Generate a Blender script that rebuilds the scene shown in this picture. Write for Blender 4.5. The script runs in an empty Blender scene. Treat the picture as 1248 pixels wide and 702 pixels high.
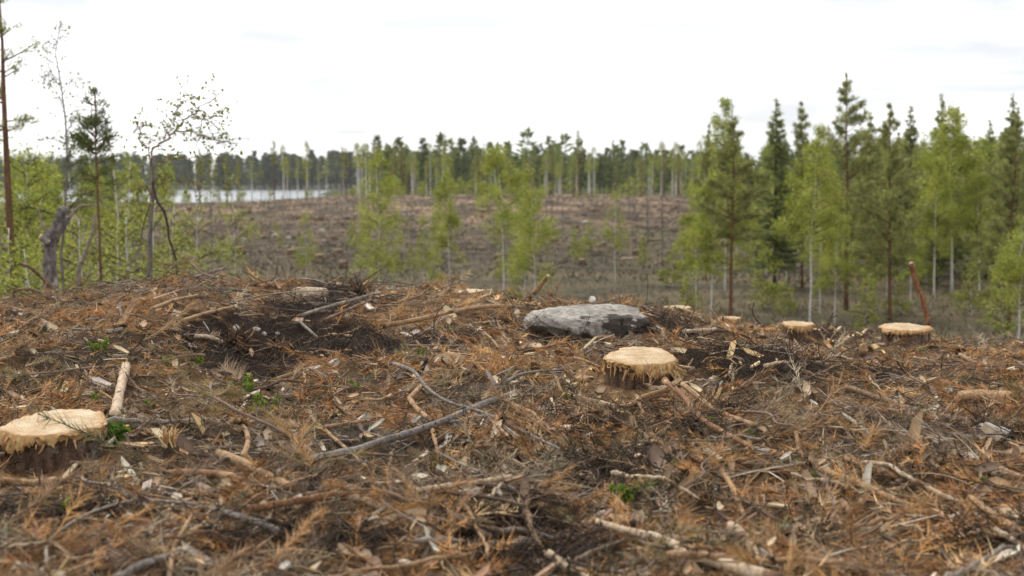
import bpy, math, random
import numpy as np
from mathutils import Vector

R = np.random.RandomState(7)
random.seed(7)
C = bpy.context.scene
COL = C.collection

# ------------------------------------------------------------------ camera, world, sun, exposure
CZ = 5.0                                   # eye height above the datum; the eye is about 1.05 m above the ground
PITCH = math.radians(4.19)
cam = bpy.data.cameras.new('camera')
cam.lens = 50; cam.sensor_width = 36; cam.clip_start = .05; cam.clip_end = 20000
cam.dof.use_dof = True; cam.dof.focus_distance = 7.2; cam.dof.aperture_fstop = 3.2
camo = bpy.data.objects.new('camera', cam); COL.objects.link(camo)
camo.location = (0, 0, CZ); camo.rotation_euler = (math.pi/2 - PITCH, 0, 0)
C.camera = camo

HAZE = .00007
SUN_EL, SUN_AZ = math.radians(48), math.radians(-28)      # azimuth from +Y, negative = left of view
W = bpy.data.worlds.new('World'); C.world = W; W.use_nodes = True
nt = W.node_tree; nt.nodes.clear()
out = nt.nodes.new('ShaderNodeOutputWorld'); bg = nt.nodes.new('ShaderNodeBackground')
sky = nt.nodes.new('ShaderNodeTexSky'); sky.sky_type = 'NISHITA'; sky.sun_disc = False
sky.sun_elevation = SUN_EL; sky.sun_rotation = SUN_AZ
tc = nt.nodes.new('ShaderNodeTexCoord'); sep = nt.nodes.new('ShaderNodeSeparateXYZ')
nt.links.new(tc.outputs['Generated'], sep.inputs[0])
def math_node(t, op, a, b=None):
    n = t.nodes.new('ShaderNodeMath'); n.operation = op
    for i, v in enumerate((a, b)):
        if v is None: continue
        if isinstance(v, (int, float)): n.inputs[i].default_value = v
        else: t.links.new(v, n.inputs[i])
    return n.outputs[0]
zz = math_node(nt, 'ADD', math_node(nt, 'MAXIMUM', sep.outputs[2], 0.0), 0.12)
cx = math_node(nt, 'DIVIDE', sep.outputs[0], zz); cy = math_node(nt, 'DIVIDE', sep.outputs[1], zz)
comb = nt.nodes.new('ShaderNodeCombineXYZ'); nt.links.new(cx, comb.inputs[0]); nt.links.new(cy, comb.inputs[1])
noi = nt.nodes.new('ShaderNodeTexNoise'); noi.inputs['Scale'].default_value = 0.55; noi.inputs['Detail'].default_value = 6
noi.inputs['Roughness'].default_value = .5; noi.inputs['Distortion'].default_value = .6
nt.links.new(comb.outputs[0], noi.inputs['Vector'])
rmp = nt.nodes.new('ShaderNodeValToRGB')
rmp.color_ramp.elements[0].position = .40; rmp.color_ramp.elements[0].color = (.475, .485, .505, 1)
rmp.color_ramp.elements[1].position = .60; rmp.color_ramp.elements[1].color = (.87, .87, .875, 1)
nt.links.new(noi.outputs['Fac'], rmp.inputs[0])
cl = nt.nodes.new('ShaderNodeMixRGB'); cl.blend_type = 'MULTIPLY'; cl.inputs[0].default_value = 1
nt.links.new(rmp.outputs[0], cl.inputs[1]); cl.inputs[2].default_value = (9.4, 9.4, 9.4, 1)     # cloud deck
mx = nt.nodes.new('ShaderNodeMixRGB'); mx.inputs[0].default_value = .93                          # cloud cover over the blue sky
nt.links.new(sky.outputs[0], mx.inputs[1]); nt.links.new(cl.outputs[0], mx.inputs[2])
nt.links.new(mx.outputs[0], bg.inputs[0]); bg.inputs[1].default_value = 0.1
nt.links.new(bg.outputs[0], out.inputs[0])

sl = bpy.data.lights.new('sun', 'SUN'); sl.energy = 1.5; sl.angle = math.radians(22); sl.color = (1, .95, .88)
so = bpy.data.objects.new('sun', sl); COL.objects.link(so)
sd = Vector((math.sin(SUN_AZ)*math.cos(SUN_EL), math.cos(SUN_AZ)*math.cos(SUN_EL), math.sin(SUN_EL)))
so.rotation_euler = sd.to_track_quat('Z', 'Y').to_euler(); so.location = (0, 0, 60)
C.view_settings.view_transform = 'Standard'; C.view_settings.look = 'None'
C.view_settings.exposure = 1.0; C.view_settings.gamma = 1
C.render.engine = 'CYCLES'
C.cycles.use_denoising = True
C.cycles.max_bounces = 6; C.cycles.diffuse_bounces = 3; C.cycles.transmission_bounces = 3; C.cycles.glossy_bounces = 2

# ------------------------------------------------------------------ noise and terrain
def _hash(i, j, s):
    n = (i.astype(np.int64)*374761393 + j.astype(np.int64)*668265263 + s*982451653) & 0xffffffff
    n = ((n ^ (n >> 13))*1274126177) & 0xffffffff
    return ((n ^ (n >> 16)) & 0xffff)/65535.0
def vn(x, y, s=0):
    xi = np.floor(x); yi = np.floor(y); fx = x-xi; fy = y-yi
    fx = fx*fx*(3-2*fx); fy = fy*fy*(3-2*fy)
    a = _hash(xi, yi, s); b = _hash(xi+1, yi, s); c = _hash(xi, yi+1, s); d = _hash(xi+1, yi+1, s)
    return (a+(b-a)*fx)*(1-fy) + (c+(d-c)*fx)*fy
def fbm(x, y, s=0, o=4):
    v = 0; a = .5; t = 0
    for k in range(o):
        v = v + a*vn(x*2**k+17*k, y*2**k-9*k, s+k); t += a; a *= .5
    return v/t - .5
def ss(a, b, x):
    t = np.clip((x-a)/(b-a), 0, 1); return t*t*(3-2*t)
def ray(px, py):
    """direction through a point of the view, scaled to 1 m of distance along +Y"""
    u = (px-624)/1733.0; v = -(py-351)/1733.0
    c, s = math.cos(PITCH), math.sin(PITCH)
    dy = c + v*s; dz = -s + v*c
    return u/dy, dz/dy

# bumps and hollows of the cut-over ground: x, y, rx, ry, height
def _pt(px, py, h=-1.03):
    a, b = ray(px, py); d = h/b
    return a*d, d
BUMPS = []
def bump(px, py, rx, ry, h, base=-1.03):
    x, d = _pt(px, py, base)
    BUMPS.append((x, d, rx/1733*d, ry*d/max(py-224, 30), h))
bump(325, 432, 75, 24, -.13); bump(390, 398, 90, 16, .08); bump(225, 378, 120, 26, .10, -.86)
bump(640, 662, 75, 26, -.10); bump(480, 545, 70, 30, -.06); bump(930, 462, 100, 20, .12)
bump(570, 372, 60, 18, .08, -.9); bump(730, 398, 90, 26, .09, -.98); bump(420, 395, 60, 26, .07)
bump(60, 600, 90, 40, .04); bump(640, 600, 160, 22, .05); bump(850, 590, 90, 30, .05)
bump(420, 662, 160, 30, .05); bump(70, 650, 60, 30, -.06); bump(1100, 560, 160, 40, .04); bump(1200, 455, 60, 22, -.06)
RX = np.array([-40, -14, -6, -3.9, -2.7, -2.0, -1.1, -.4, .5, 1.4, 2.1, 3.3, 3.95, 6, 14, 40.])
RZ = np.array([-1.4, -1.1, -.95, -.90, -.80, -.82, -.88, -.87, -.97, -1.05, -1.15, -1.20, -1.28, -1.4, -1.7, -2.2])
def H(x, y, fine=True):
    x = np.asarray(x, float); y = np.asarray(y, float)
    r = np.interp(x, RX, RZ)
    near = -1.03 - .012*np.clip(x, -8, 8)
    p = near + (r-near)*ss(6.2, 10.6, y)
    e = 11.3 + 1.6*fbm(x*.25, x*0+3.1, 5, 2)
    k = ss(e-.2, e+12.5, y)
    bog = -4.4 + .35*fbm(x*.06, y*.06, 21, 3)
    z = p + (bog-p)*k
    fgm = 1-ss(12, 20, y)
    n = .18*fbm(x*.9, y*.9, 1, 3) + .115*fbm(x*3.0, y*3.0, 2, 2)
    if fine: n = n + .05*fbm(x*9, y*9, 3, 2)
    for bx, by, rx, ry, h in BUMPS:
        q = ((x-bx)/rx)**2 + ((y-by)/ry)**2
        n = n + h*np.exp(-q*1.2)
    z = z + n*fgm
    # far slope of the clearing, rising to a crest on the middle and the right
    g = ss(-78, -18, x - (y-280)*.02)
    rise = ss(72, 285, y)*(1.85*g + .08)
    z = z + rise + ss(60, 110, y)*(1-ss(800, 1100, y))*(.5*fbm(x*.05, y*.05, 31, 3)+.9*np.abs(fbm(x*.13, y*.17, 33, 3))+.45*fbm(x*.4, y*.4, 32, 2)-.1)*.8
    g2 = ss(-.150, -.112, x/np.maximum(y, 1)+.05*fbm(x*.02, y*.012, 35, 3))
    lake = ss(338, 375, y)*(1-ss(1090, 1120, y))*(1-g2); z = z + ss(250, 340, y)*g2*(1-g)*.9
    z = z - 3.0*lake
    z = z + ss(1120, 3500, y)*26*(.35+fbm(x*.0007, y*.0007, 41, 3)+.3) 
    return z + CZ
# the ground under the stumps, rocks and ridge line, measured from the view: px, py, distance, radius
PINS = [(67, 575, 5.12, .4), (781, 482, 7.05, .4), (1103, 428, 9.85, .5), (972, 421, 10.75, .5), (889, 409, 11.4, .5), (826, 392, 11.7, .5), (572, 370, 10.6, .5),
        (742, 414, 9.2, .6), (1204, 537, 6.1, .3), (205, 569, 5.15, .25), (60, 612, 4.72, .4), (781, 508, 6.7, .4), (1103, 443, 9.35, .5), (972, 434, 10.15, .5), (740, 428, 8.8, .5), (361, 374, 10.1, .4)]
# the skyline of the near ridge
for _px, _py in [(-60, 376), (15, 374), (70, 372), (130, 366), (190, 356), (250, 354), (305, 358), (420, 366), (490, 366), (640, 374), (700, 380), (760, 384), (850, 395), (930, 404), (1035, 414), (1100, 423), (1167, 427), (1235, 431), (1310, 438)]:
    PINS += [(_px, _py+1, 11.5, .55), (_px, _py+5, 12.4, .6), (_px, _py+14, 13.4, .7)]
    if not any(abs(_px-q[0]) < 60 and q[2] > 10 and q[2] < 11 for q in PINS): PINS.append((_px, _py+2, 10.6, .5))
_P = np.array(PINS); _ab = np.array([ray(p[0], p[1]) for p in PINS]); _X = _ab[:, 0]*_P[:, 2]; _Y = _P[:, 2]
_res = CZ+_ab[:, 1]*_Y - H(_X, _Y)
_K = np.exp(-1.2*((_X[:, None]-_X[None])**2+(_Y[:, None]-_Y[None])**2)/_P[None, :, 3]**2)*(1-ss(12, 20, _Y))[:, None]
_h = np.linalg.solve(_K.T@_K+.03*np.eye(len(_P)), _K.T@_res)
for _k in range(len(_P)): BUMPS.append((_X[_k], _Y[_k], _P[_k, 3], _P[_k, 3], _h[_k]))
def Hs(x, y): return float(H(np.array([x]), np.array([y]))[0])
_YS = np.concatenate([np.arange(2.4, 16, .015), np.arange(16, 120, .25), np.arange(120, 420, 1.0)])
def ground_at(px, py):
    """where the view line through (px, py) meets the ground"""
    a, b = ray(px, py)
    below = (CZ + b*_YS) < H(a*_YS, _YS)
    i = int(np.argmax(below)) if below.any() else int(np.argmin(np.abs(_YS-11.4)))
    d = _YS[i]
    return np.array((a*d, d, CZ+b*d))
def at(px, py, d):
    a, b = ray(px, py); return np.array((a*d, d, CZ+b*d))

# ------------------------------------------------------------------ materials
def new_mat(name):
    m = bpy.data.materials.new(name); m.use_nodes = True; t = m.node_tree; t.nodes.clear()
    o = t.nodes.new('ShaderNodeOutputMaterial'); return m, t, o
def N(t, typ, **kw):
    n = t.nodes.new(typ)
    for k, v in kw.items():
        if k in n.inputs: n.inputs[k].default_value = v
        else: setattr(n, k, v)
    return n
def ramp(t, src, stops):
    r = t.nodes.new('ShaderNodeValToRGB'); e = r.color_ramp.elements
    while len(e) < len(stops): e.new(.5)
    for q, (p, c) in zip(e, stops): q.position = p; q.color = (*c, 1) if len(c) == 3 else c
    t.links.new(src, r.inputs[0]); return r.outputs[0]
def mul(t, a, b, fac=1.0, typ='MULTIPLY'):
    n = t.nodes.new('ShaderNodeMixRGB'); n.blend_type = typ
    if isinstance(fac, float): n.inputs[0].default_value = fac
    else: t.links.new(fac, n.inputs[0])
    for i, v in ((1, a), (2, b)):
        if isinstance(v, tuple): n.inputs[i].default_value = (*v, 1)
        else: t.links.new(v, n.inputs[i])
    return n.outputs[0]
def coords(t, scale=(1, 1, 1)):
    c = t.nodes.new('ShaderNodeTexCoord'); m = t.nodes.new('ShaderNodeMapping'); m.inputs['Scale'].default_value = scale
    t.links.new(c.outputs['Object'], m.inputs[0]); return m.outputs[0]
def noise(t, vec, scale, detail=4, rough=.55):
    n = N(t, 'ShaderNodeTexNoise', Scale=scale, Detail=detail, Roughness=rough); t.links.new(vec, n.inputs['Vector']); return n.outputs['Fac']
def surf(t, o, col, rough=.85, bumpsrc=None, bs=.5, bd=.01, spec=.25):
    p = N(t, 'ShaderNodeBsdfPrincipled', Roughness=rough); p.inputs['Specular IOR Level'].default_value = spec
    if isinstance(col, tuple): p.inputs['Base Color'].default_value = (*col, 1)
    else: t.links.new(col, p.inputs['Base Color'])
    if bumpsrc is not None:
        b = N(t, 'ShaderNodeBump', Strength=bs, Distance=bd); t.links.new(bumpsrc, b.inputs['Height']); t.links.new(b.outputs[0], p.inputs['Normal'])
    t.links.new(p.outputs[0], o.inputs[0]); return p
def attr(t): 
    n = t.nodes.new('ShaderNodeAttribute'); n.attribute_name = 'col'; return n.outputs['Color']

def mat_attr(name, rough=.85, scale=30, lo=.75, hi=1.25, spec=.2):
    m, t, o = new_mat(name); v = coords(t)
    g = ramp(t, noise(t, v, scale), [(.3, (lo,)*3), (.7, (hi,)*3)])
    surf(t, o, mul(t, attr(t), g), rough, spec=spec); return m
def mat_leaf(name, trans=.4):
    m, t, o = new_mat(name); c = attr(t)
    d = N(t, 'ShaderNodeBsdfDiffuse'); tr = N(t, 'ShaderNodeBsdfTranslucent'); mixs = N(t, 'ShaderNodeMixShader')
    mixs.inputs[0].default_value = trans
    t.links.new(c, d.inputs[0]); t.links.new(mul(t, c, (1.1, 1.15, .6)), tr.inputs[0])
    t.links.new(d.outputs[0], mixs.inputs[1]); t.links.new(tr.outputs[0], mixs.inputs[2]); t.links.new(mixs.outputs[0], o.inputs[0]); return m
def mat_bark(name, dark, light, sc=30, stretch=(1, 1, .35), patch=None, bd=.006, p0=.55, p1=.66):
    m, t, o = new_mat(name); v = coords(t, stretch)
    n = noise(t, v, sc, 6, .65)
    c = ramp(t, n, [(.32, dark), (.68, light)])
    if patch:
        v2 = coords(t); f = ramp(t, noise(t, v2, 7, 4, .6), [(p0, (0, 0, 0)), (p1, (1, 1, 1))])
        c = mul(t, c, patch, f, 'MIX')
    c = mul(t, c, ramp(t, noise(t, coords(t), 95, 3, .7), [(.36, (.55, .52, .5)), (.60, (1.12, 1.1, 1.08))]))
    surf(t, o, c, .88, n, .9, bd*1.5, .15); return m
def mat_birch(name, white=(.62, .60, .55)):
    m, t, o = new_mat(name)
    f1 = noise(t, coords(t, (3, 3, 22)), 2.2, 4, .6); f2 = noise(t, coords(t, (1, 1, .5)), 3.0, 3)
    c = ramp(t, f1, [(.36, (.05, .045, .04)), (.46, white)])
    c = mul(t, c, (.30, .27, .24), ramp(t, f2, [(.56, (0, 0, 0)), (.7, (1, 1, 1))]), 'MIX')
    surf(t, o, c, .7, f1, .4, .004); return m
def mat_cut(name, pale, tan, ring=26.0, edge=(.50, .27, .10)):
    m, t, o = new_mat(name)
    tcn = t.nodes.new('ShaderNodeTexCoord')
    w = N(t, 'ShaderNodeTexWave', wave_type='RINGS', rings_direction='Z', Scale=ring, Distortion=1.2, Detail=2); w.inputs['Detail Scale'].default_value = 1.5
    t.links.new(tcn.outputs['Object'], w.inputs['Vector'])
    n = noise(t, tcn.outputs['Object'], 9, 5, .6)
    c = ramp(t, n, [(.35, tan), (.6, pale)])
    c = mul(t, c, ramp(t, w.outputs['Fac'], [(0, (.62, .52, .40)), (.6, (1, 1, 1))]), .55)
    n2 = noise(t, coords(t, (3, 40, 3)), 3, 4)
    c = mul(t, c, ramp(t, n2, [(.35, (.66, .60, .52)), (.6, (1, 1, 1))]), .7)
    # vertex colour 'col' holds how far out the wood lies: the sapwood rim is darker and redder
    c = mul(t, c, edge, attr(t), 'MIX')
    surf(t, o, c, .8, n2, .6, .004, .2); return m

M = {}
M['litter'] = mat_attr('dead_needles', .8, 25)
M['chip'] = mat_attr('wood_chips', .8, 60, .8, 1.15)
M['twig'] = mat_attr('twig_bark', .85, 40, .7, 1.2)
M['leaf'] = mat_leaf('leaf_green', .45)
M['needle'] = mat_leaf('needle_green', .35)
M['grey_bark'] = mat_bark('grey_branch_bark', (.11, .098, .09), (.31, .275, .245), 26, (1, 1, 1), (.36, .24, .13), .004, .60, .66)
M['dark_bark'] = mat_bark('dark_branch_bark', (.035, .026, .02), (.12, .085, .06), 30, (1, 1, 1), None, .004)
M['red_bark'] = mat_bark('reddish_branch_bark', (.14, .065, .032), (.33, .19, .10), 30, (1, 1, 1), (.46, .32, .18), .004, .57, .63)
M['tan_wood'] = mat_bark('peeled_tan_wood', (.24, .145, .075), (.46, .31, .18), 22, (1, 1, 1), (.15, .085, .045), .003, .56, .64)
M['pale_wood'] = mat_bark('pale_peeled_wood', (.36, .26, .16), (.64, .52, .38), 22, (1, 1, 1), (.17, .10, .06), .003, .57, .63)
M['weathered'] = mat_bark('weathered_grey_wood', (.15, .125, .105), (.36, .31, .26), 26, (1, 1, 1), None, .003)
M['brown_bark'] = mat_bark('brown_branch_bark', (.12, .075, .045), (.29, .20, .13), 28, (1, 1, 1), None, .004)
M['birch'] = mat_birch('birch_bark')
M['birch_log'] = mat_bark('birch_log_bark', (.38, .27, .17), (.66, .54, .40), 14, (1, 1, 1), (.12, .08, .05), .003, .62, .66)
M['pine_bark'] = mat_bark('pine_trunk_bark', (.09, .05, .032), (.23, .125, .07), 12, (1, 1, .4), None, .01)
M['spruce_bark'] = mat_bark('spruce_trunk_bark', (.035, .028, .024), (.10, .08, .065), 14, (1, 1, .4), None, .01)
M['grey_trunk'] = mat_bark('grey_trunk_bark', (.10, .09, .08), (.26, .235, .21), 12, (1, 1, .5), None, .01)
M['stump_bark'] = mat_bark('stump_bark', (.030, .018, .012), (.23, .15, .10), 26, (1, 1, .22), (.25, .22, .185), .02, .58, .66)
M['cut'] = mat_cut('sawn_wood', (.66, .55, .39), (.50, .36, .205))
M['fibre'] = mat_attr('torn_wood_fibre', .8, 50, .8, 1.15)
M['snag_bark'] = mat_bark('snag_bark', (.035, .032, .03), (.30, .28, .26), 20, (1, 1, .5), (.42, .40, .37), .015, .58, .66)

def mat_ground():
    m, t, o = new_mat('forest_floor'); v = coords(t)
    a = noise(t, v, 1.2, 6, .65); b = noise(t, v, 24, 6, .7); c3 = noise(t, v, 110, 3, .6)
    c = mul(t, attr(t), ramp(t, a, [(.3, (.72, .72, .72)), (.7, (1.28, 1.25, 1.2))]))
    c = mul(t, c, ramp(t, b, [(.32, (.45, .42, .4)), (.66, (1.4, 1.35, 1.3))]))
    b2 = math_node(t, 'ADD', b, math_node(t, 'MULTIPLY', c3, .4))
    surf(t, o, c, .95, b2, 1.0, .03, .1); return m
M['ground'] = mat_ground()
def mat_water():
    m, t, o = new_mat('lake_water')
    n = noise(t, coords(t, (1, .3, 1)), 1.6, 5, .65)
    p = surf(t, o, (.10, .12, .13), .16, n, 1.0, .22, .5); p.inputs['IOR'].default_value = 1.33; return m
M['water'] = mat_water()
def mat_rock(name, a, b, stain, s0=.52, s1=.62):
    m, t, o = new_mat(name); v = coords(t)
    n = noise(t, v, 6, 8, .7); n2 = noise(t, v, 38, 5, .7)
    c = ramp(t, n, [(.33, a), (.66, b)])
    c = mul(t, c, ramp(t, n2, [(.35, (.7, .68, .66)), (.6, (1.15, 1.13, 1.1))]))
    c = mul(t, c, stain, ramp(t, noise(t, v, 2.6, 6, .7), [(s0, (0, 0, 0)), (s1, (1, 1, 1))]), 'MIX')
    surf(t, o, c, .85, n2, .8, .02, .25); return m
M['rock'] = mat_rock('lichen_granite', (.13, .115, .10), (.56, .52, .46), (.045, .036, .028), .50, .56)
M['pale_rock'] = mat_rock('pale_granite', (.33, .30, .26), (.52, .48, .43), (.14, .12, .10), .62, .74)
M['white_rock'] = mat_rock('white_stone', (.58, .55, .50), (.78, .76, .72), (.30, .27, .24), .66, .8)

# ------------------------------------------------------------------ mesh helpers
def mesh(name, V, F, mat, col=None, smooth=False):
    """V (n,3); F a list of (m,k) int arrays; one mesh datablock"""
    me = bpy.data.meshes.new(name)
    V = np.ascontiguousarray(V, dtype=np.float32)
    F = [np.asarray(f, dtype=np.int32) for f in F if len(f)]
    me.vertices.add(len(V)); me.vertices.foreach_set('co', V.ravel())
    loops = np.concatenate([f.ravel() for f in F]); tot = np.concatenate([np.full(len(f), f.shape[1], np.int32) for f in F])
    st = np.concatenate([[0], np.cumsum(tot)[:-1]]).astype(np.int32)
    me.loops.add(len(loops)); me.loops.foreach_set('vertex_index', loops)
    me.polygons.add(len(tot)); me.polygons.foreach_set('loop_start', st); me.polygons.foreach_set('loop_total', tot)
    if smooth: me.polygons.foreach_set('use_smooth', np.ones(len(tot), bool))
    me.update(calc_edges=True)
    if col is not None:
        a = me.attributes.new('col', 'FLOAT_COLOR', 'POINT')
        cc = np.ones((len(V), 4), np.float32); cc[:, :3] = col; a.data.foreach_set('color', cc.ravel())
    for m in (mat if isinstance(mat, list) else [mat]): me.materials.append(m)
    return me
def obj(name, me, parent=None, loc=None, rot=None):
    o = bpy.data.objects.new(name, me); COL.objects.link(o)
    if parent: o.parent = parent
    if loc is not None: o.location = [float(q) for q in loc]
    if rot is not None: o.rotation_euler = rot
    return o
def tag(o, label=None, cat=None, group=None, kind=None):
    if label: o['label'] = label
    if cat: o['category'] = cat
    if group: o['group'] = group
    if kind: o['kind'] = kind
    return o
def thing(name, label, cat, loc, group=None, rz=0.0, sc=1.0):
    o = bpy.data.objects.new(name, None); COL.objects.link(o); o.empty_display_size = .1
    o.location = [float(q) for q in loc]; o.rotation_euler = (0, 0, rz); o.scale = (sc, sc, sc)
    return tag(o, label, cat, group)
def clone(root, loc, rz, sc, label, cat, group=None):
    c = root.copy(); COL.objects.link(c); c.location = [float(q) for q in loc]; c.rotation_euler = (0, 0, rz)
    c.scale = sc if isinstance(sc, tuple) else (sc, sc, sc)
    for k in ('group',):
        if k in c: del c[k]
    tag(c, label, cat, group)
    for ch in root.children:
        d = ch.copy(); COL.objects.link(d); d.parent = c
    return c
class Acc:
    """gathers pieces of one mesh"""
    def __init__(s): s.V = []; s.F = {}; s.Cc = []; s.n = 0
    def add(s, V, F, col=None):
        V = np.asarray(V, float)
        for f in F:
            f = np.asarray(f)
            if len(f): s.F.setdefault(f.shape[1], []).append(f + s.n)
        s.V.append(V); s.n += len(V)
        c = np.ones((len(V), 3))*.5
        if col is not None: c[:] = col
        s.Cc.append(c)
    def me(s, name, mat, smooth=False):
        return mesh(name, np.concatenate(s.V), [np.concatenate(f) for f in s.F.values()], mat, np.concatenate(s.Cc), smooth)
def unit(v): return v/np.maximum(np.linalg.norm(v, axis=-1, keepdims=True), 1e-9)
def catmull(P, n):
    P = np.asarray(P, float)
    if len(P) == 2: return P[0] + (P[1]-P[0])*np.linspace(0, 1, n)[:, None]
    Q = np.vstack([2*P[0]-P[1], P, 2*P[-1]-P[-2]]); m = len(P)-1
    t = np.linspace(0, m-1e-6, n); i = t.astype(int); f = (t-i)[:, None]
    a, b, c, d = Q[i], Q[i+1], Q[i+2], Q[i+3]
    return .5*((2*b)+(-a+c)*f+(2*a-5*b+4*c-d)*f*f+(-a+3*b-3*c+d)*f**3)
def tube(P, rad, k=8, wob=0.0, rs=R, caps=True):
    P = np.asarray(P, float); n = len(P); rad = np.broadcast_to(np.asarray(rad, float), (n,))
    T = unit(np.gradient(P, axis=0))
    ref = np.array((0, 0, 1.0)) if abs(T[:, 2]).mean() < .8 else np.array((1.0, 0, 0))
    U = unit(np.cross(T, ref)); Wv = np.cross(T, U)
    a = np.arange(k)*2*math.pi/k
    rr = rad[:, None]*(1 + wob*(rs.rand(n, k)-.5)*2)
    V = (P[:, None] + rr[..., None]*(np.cos(a)[None, :, None]*U[:, None] + np.sin(a)[None, :, None]*Wv[:, None])).reshape(-1, 3)
    i = np.arange(n-1)[:, None]*k; j = np.arange(k)[None]; j2 = (j+1) % k
    q = np.stack([i+j, i+j2, i+k+j2, i+k+j], -1).reshape(-1, 4)
    F = [q]
    if caps:
        V = np.vstack([V, P[0], P[-1]]); c0, c1 = n*k, n*k+1; jj = np.arange(k); j2 = (jj+1) % k
        F.append(np.concatenate([np.stack([np.full(k, c0), j2, jj], -1), np.stack([np.full(k, c1), (n-1)*k+jj, (n-1)*k+j2], -1)]))
    return V, F
def many_tubes(S, D, L, r, curve, segs=3, k=3, taper=.35, rs=R):
    """S,D (n,3), L,r (n), curve (n,3) -> verts, quads, ids"""
    n = len(S); t = np.linspace(0, 1, segs+1)
    P = S[:, None] + D[:, None]*(L[:, None]*t)[..., None] + curve[:, None]*(t**2)[None, :, None]
    T = unit(D + curve/np.maximum(L[:, None], 1e-6)); ref = np.where(np.abs(T[:, 2:3]) < .85, np.array([[0, 0, 1.]]), np.array([[1., 0, 0]]))
    U = unit(np.cross(T, ref)); Wv = np.cross(T, U)
    a = np.arange(k)*2*math.pi/k
    rr = r[:, None]*(1-(1-taper)*t)[None]
    V = P[:, :, None] + rr[:, :, None, None]*(np.cos(a)[None, None, :, None]*U[:, None, None] + np.sin(a)[None, None, :, None]*Wv[:, None, None])
    b = (np.arange(n)*(segs+1)*k)[:, None, None]; i = (np.arange(segs)*k)[None, :, None]; j = np.arange(k)[None, None]; j2 = (j+1) % k
    q = np.stack([b+i+j, b+i+j2, b+i+k+j2, b+i+k+j], -1).reshape(-1, 4)
    return V.reshape(-1, 3), q, np.repeat(np.arange(n), (segs+1)*k)
def spikes(B, D, w, rs=R):
    """triangles: base B, vector D, half width w"""
    n = len(B); pr = unit(np.cross(D, rs.randn(n, 3)))
    w = np.broadcast_to(w, (n,))[:, None]
    V = np.stack([B-pr*w, B+pr*w, B+D], 1).reshape(-1, 3)
    return V, np.arange(3*n).reshape(n, 3), np.repeat(np.arange(n), 3)
def leaves(B, size, rs=R, flat=0.0):
    n = len(B); u = unit(rs.randn(n, 3)*np.array([1, 1, 1-flat])); v = unit(np.cross(u, rs.randn(n, 3)))
    s = np.broadcast_to(size, (n,))[:, None]
    V = np.stack([B-u*s*.6, B+v*s*.36, B+u*s*.6, B-v*s*.36], 1).reshape(-1, 3)
    return V, np.arange(4*n).reshape(n, 4), np.repeat(np.arange(n), 4)
def pal(n, cols, wts, jit=.2, rs=R):
    c = np.array(cols)[rs.choice(len(cols), n, p=np.array(wts)/sum(wts))]
    return np.clip(c*(1+jit*rs.randn(n, 1))*(1+.022*rs.randn(n, 3)), .004, .9)
def rdir(n, rs=R): return unit(rs.randn(n, 3))

# ------------------------------------------------------------------ soil patches: px, py, rx, ry, kind
SOIL = []
def soil(px, py, rx, ry, kind, base=-1.03):
    x, d = _pt(px, py, base); SOIL.append((x, d, rx/1733*d, ry*d/max(py-224, 30), kind))
for q in [(325, 435, 105, 30), (395, 402, 70, 18), (425, 430, 60, 20), (925, 464, 108, 27), (1080, 452, 60, 16), (1165, 462, 30, 14),
          (640, 662, 95, 36), (60, 645, 85, 44), (800, 412, 60, 14), (60, 424, 34, 9), (1215, 545, 50, 20), (470, 440, 40, 12), (770, 395, 80, 12)]:
    soil(*q, 'peat')
soil(415, 358, 45, 10, 'peat', -.86); soil(1030, 405, 45, 9, 'peat', -1.16)
soil(475, 545, 62, 30, 'sand'); soil(430, 530, 40, 16, 'sand'); soil(560, 600, 50, 12, 'sand'); soil(350, 445, 40, 14, 'sand')
for q in [(590, 560, 110, 22), (800, 605, 90, 36), (110, 465, 110, 30), (700, 560, 60, 30), (860, 560, 70, 20), (1150, 600, 50, 20), (640, 520, 40, 14), (300, 500, 60, 20)]:
    soil(*q, 'heath')
_r5 = np.random.RandomState(55)
for _k in range(46):
    _y = 3.6*(11/3.6)**_r5.rand(); SOIL.append(((_r5.rand()*2-1)*.4*_y, _y, .08+.16*_r5.rand()+.012*_y, .10+.16*_r5.rand(), ['peat', 'peat', 'heath', 'heath', 'sand'][_k % 5]))
def soil_mask(x, y, kind):
    m = np.zeros_like(x); w = .55*fbm(x*2.2, y*2.2, 61, 4)*2
    for sx, sy, rx, ry, k in SOIL:
        if k != kind: continue
        q = np.sqrt(((x-sx)/rx)**2+((y-sy)/ry)**2) + w*.75
        m = np.maximum(m, 1-ss(.7, 1.1, q))
    return m

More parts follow.
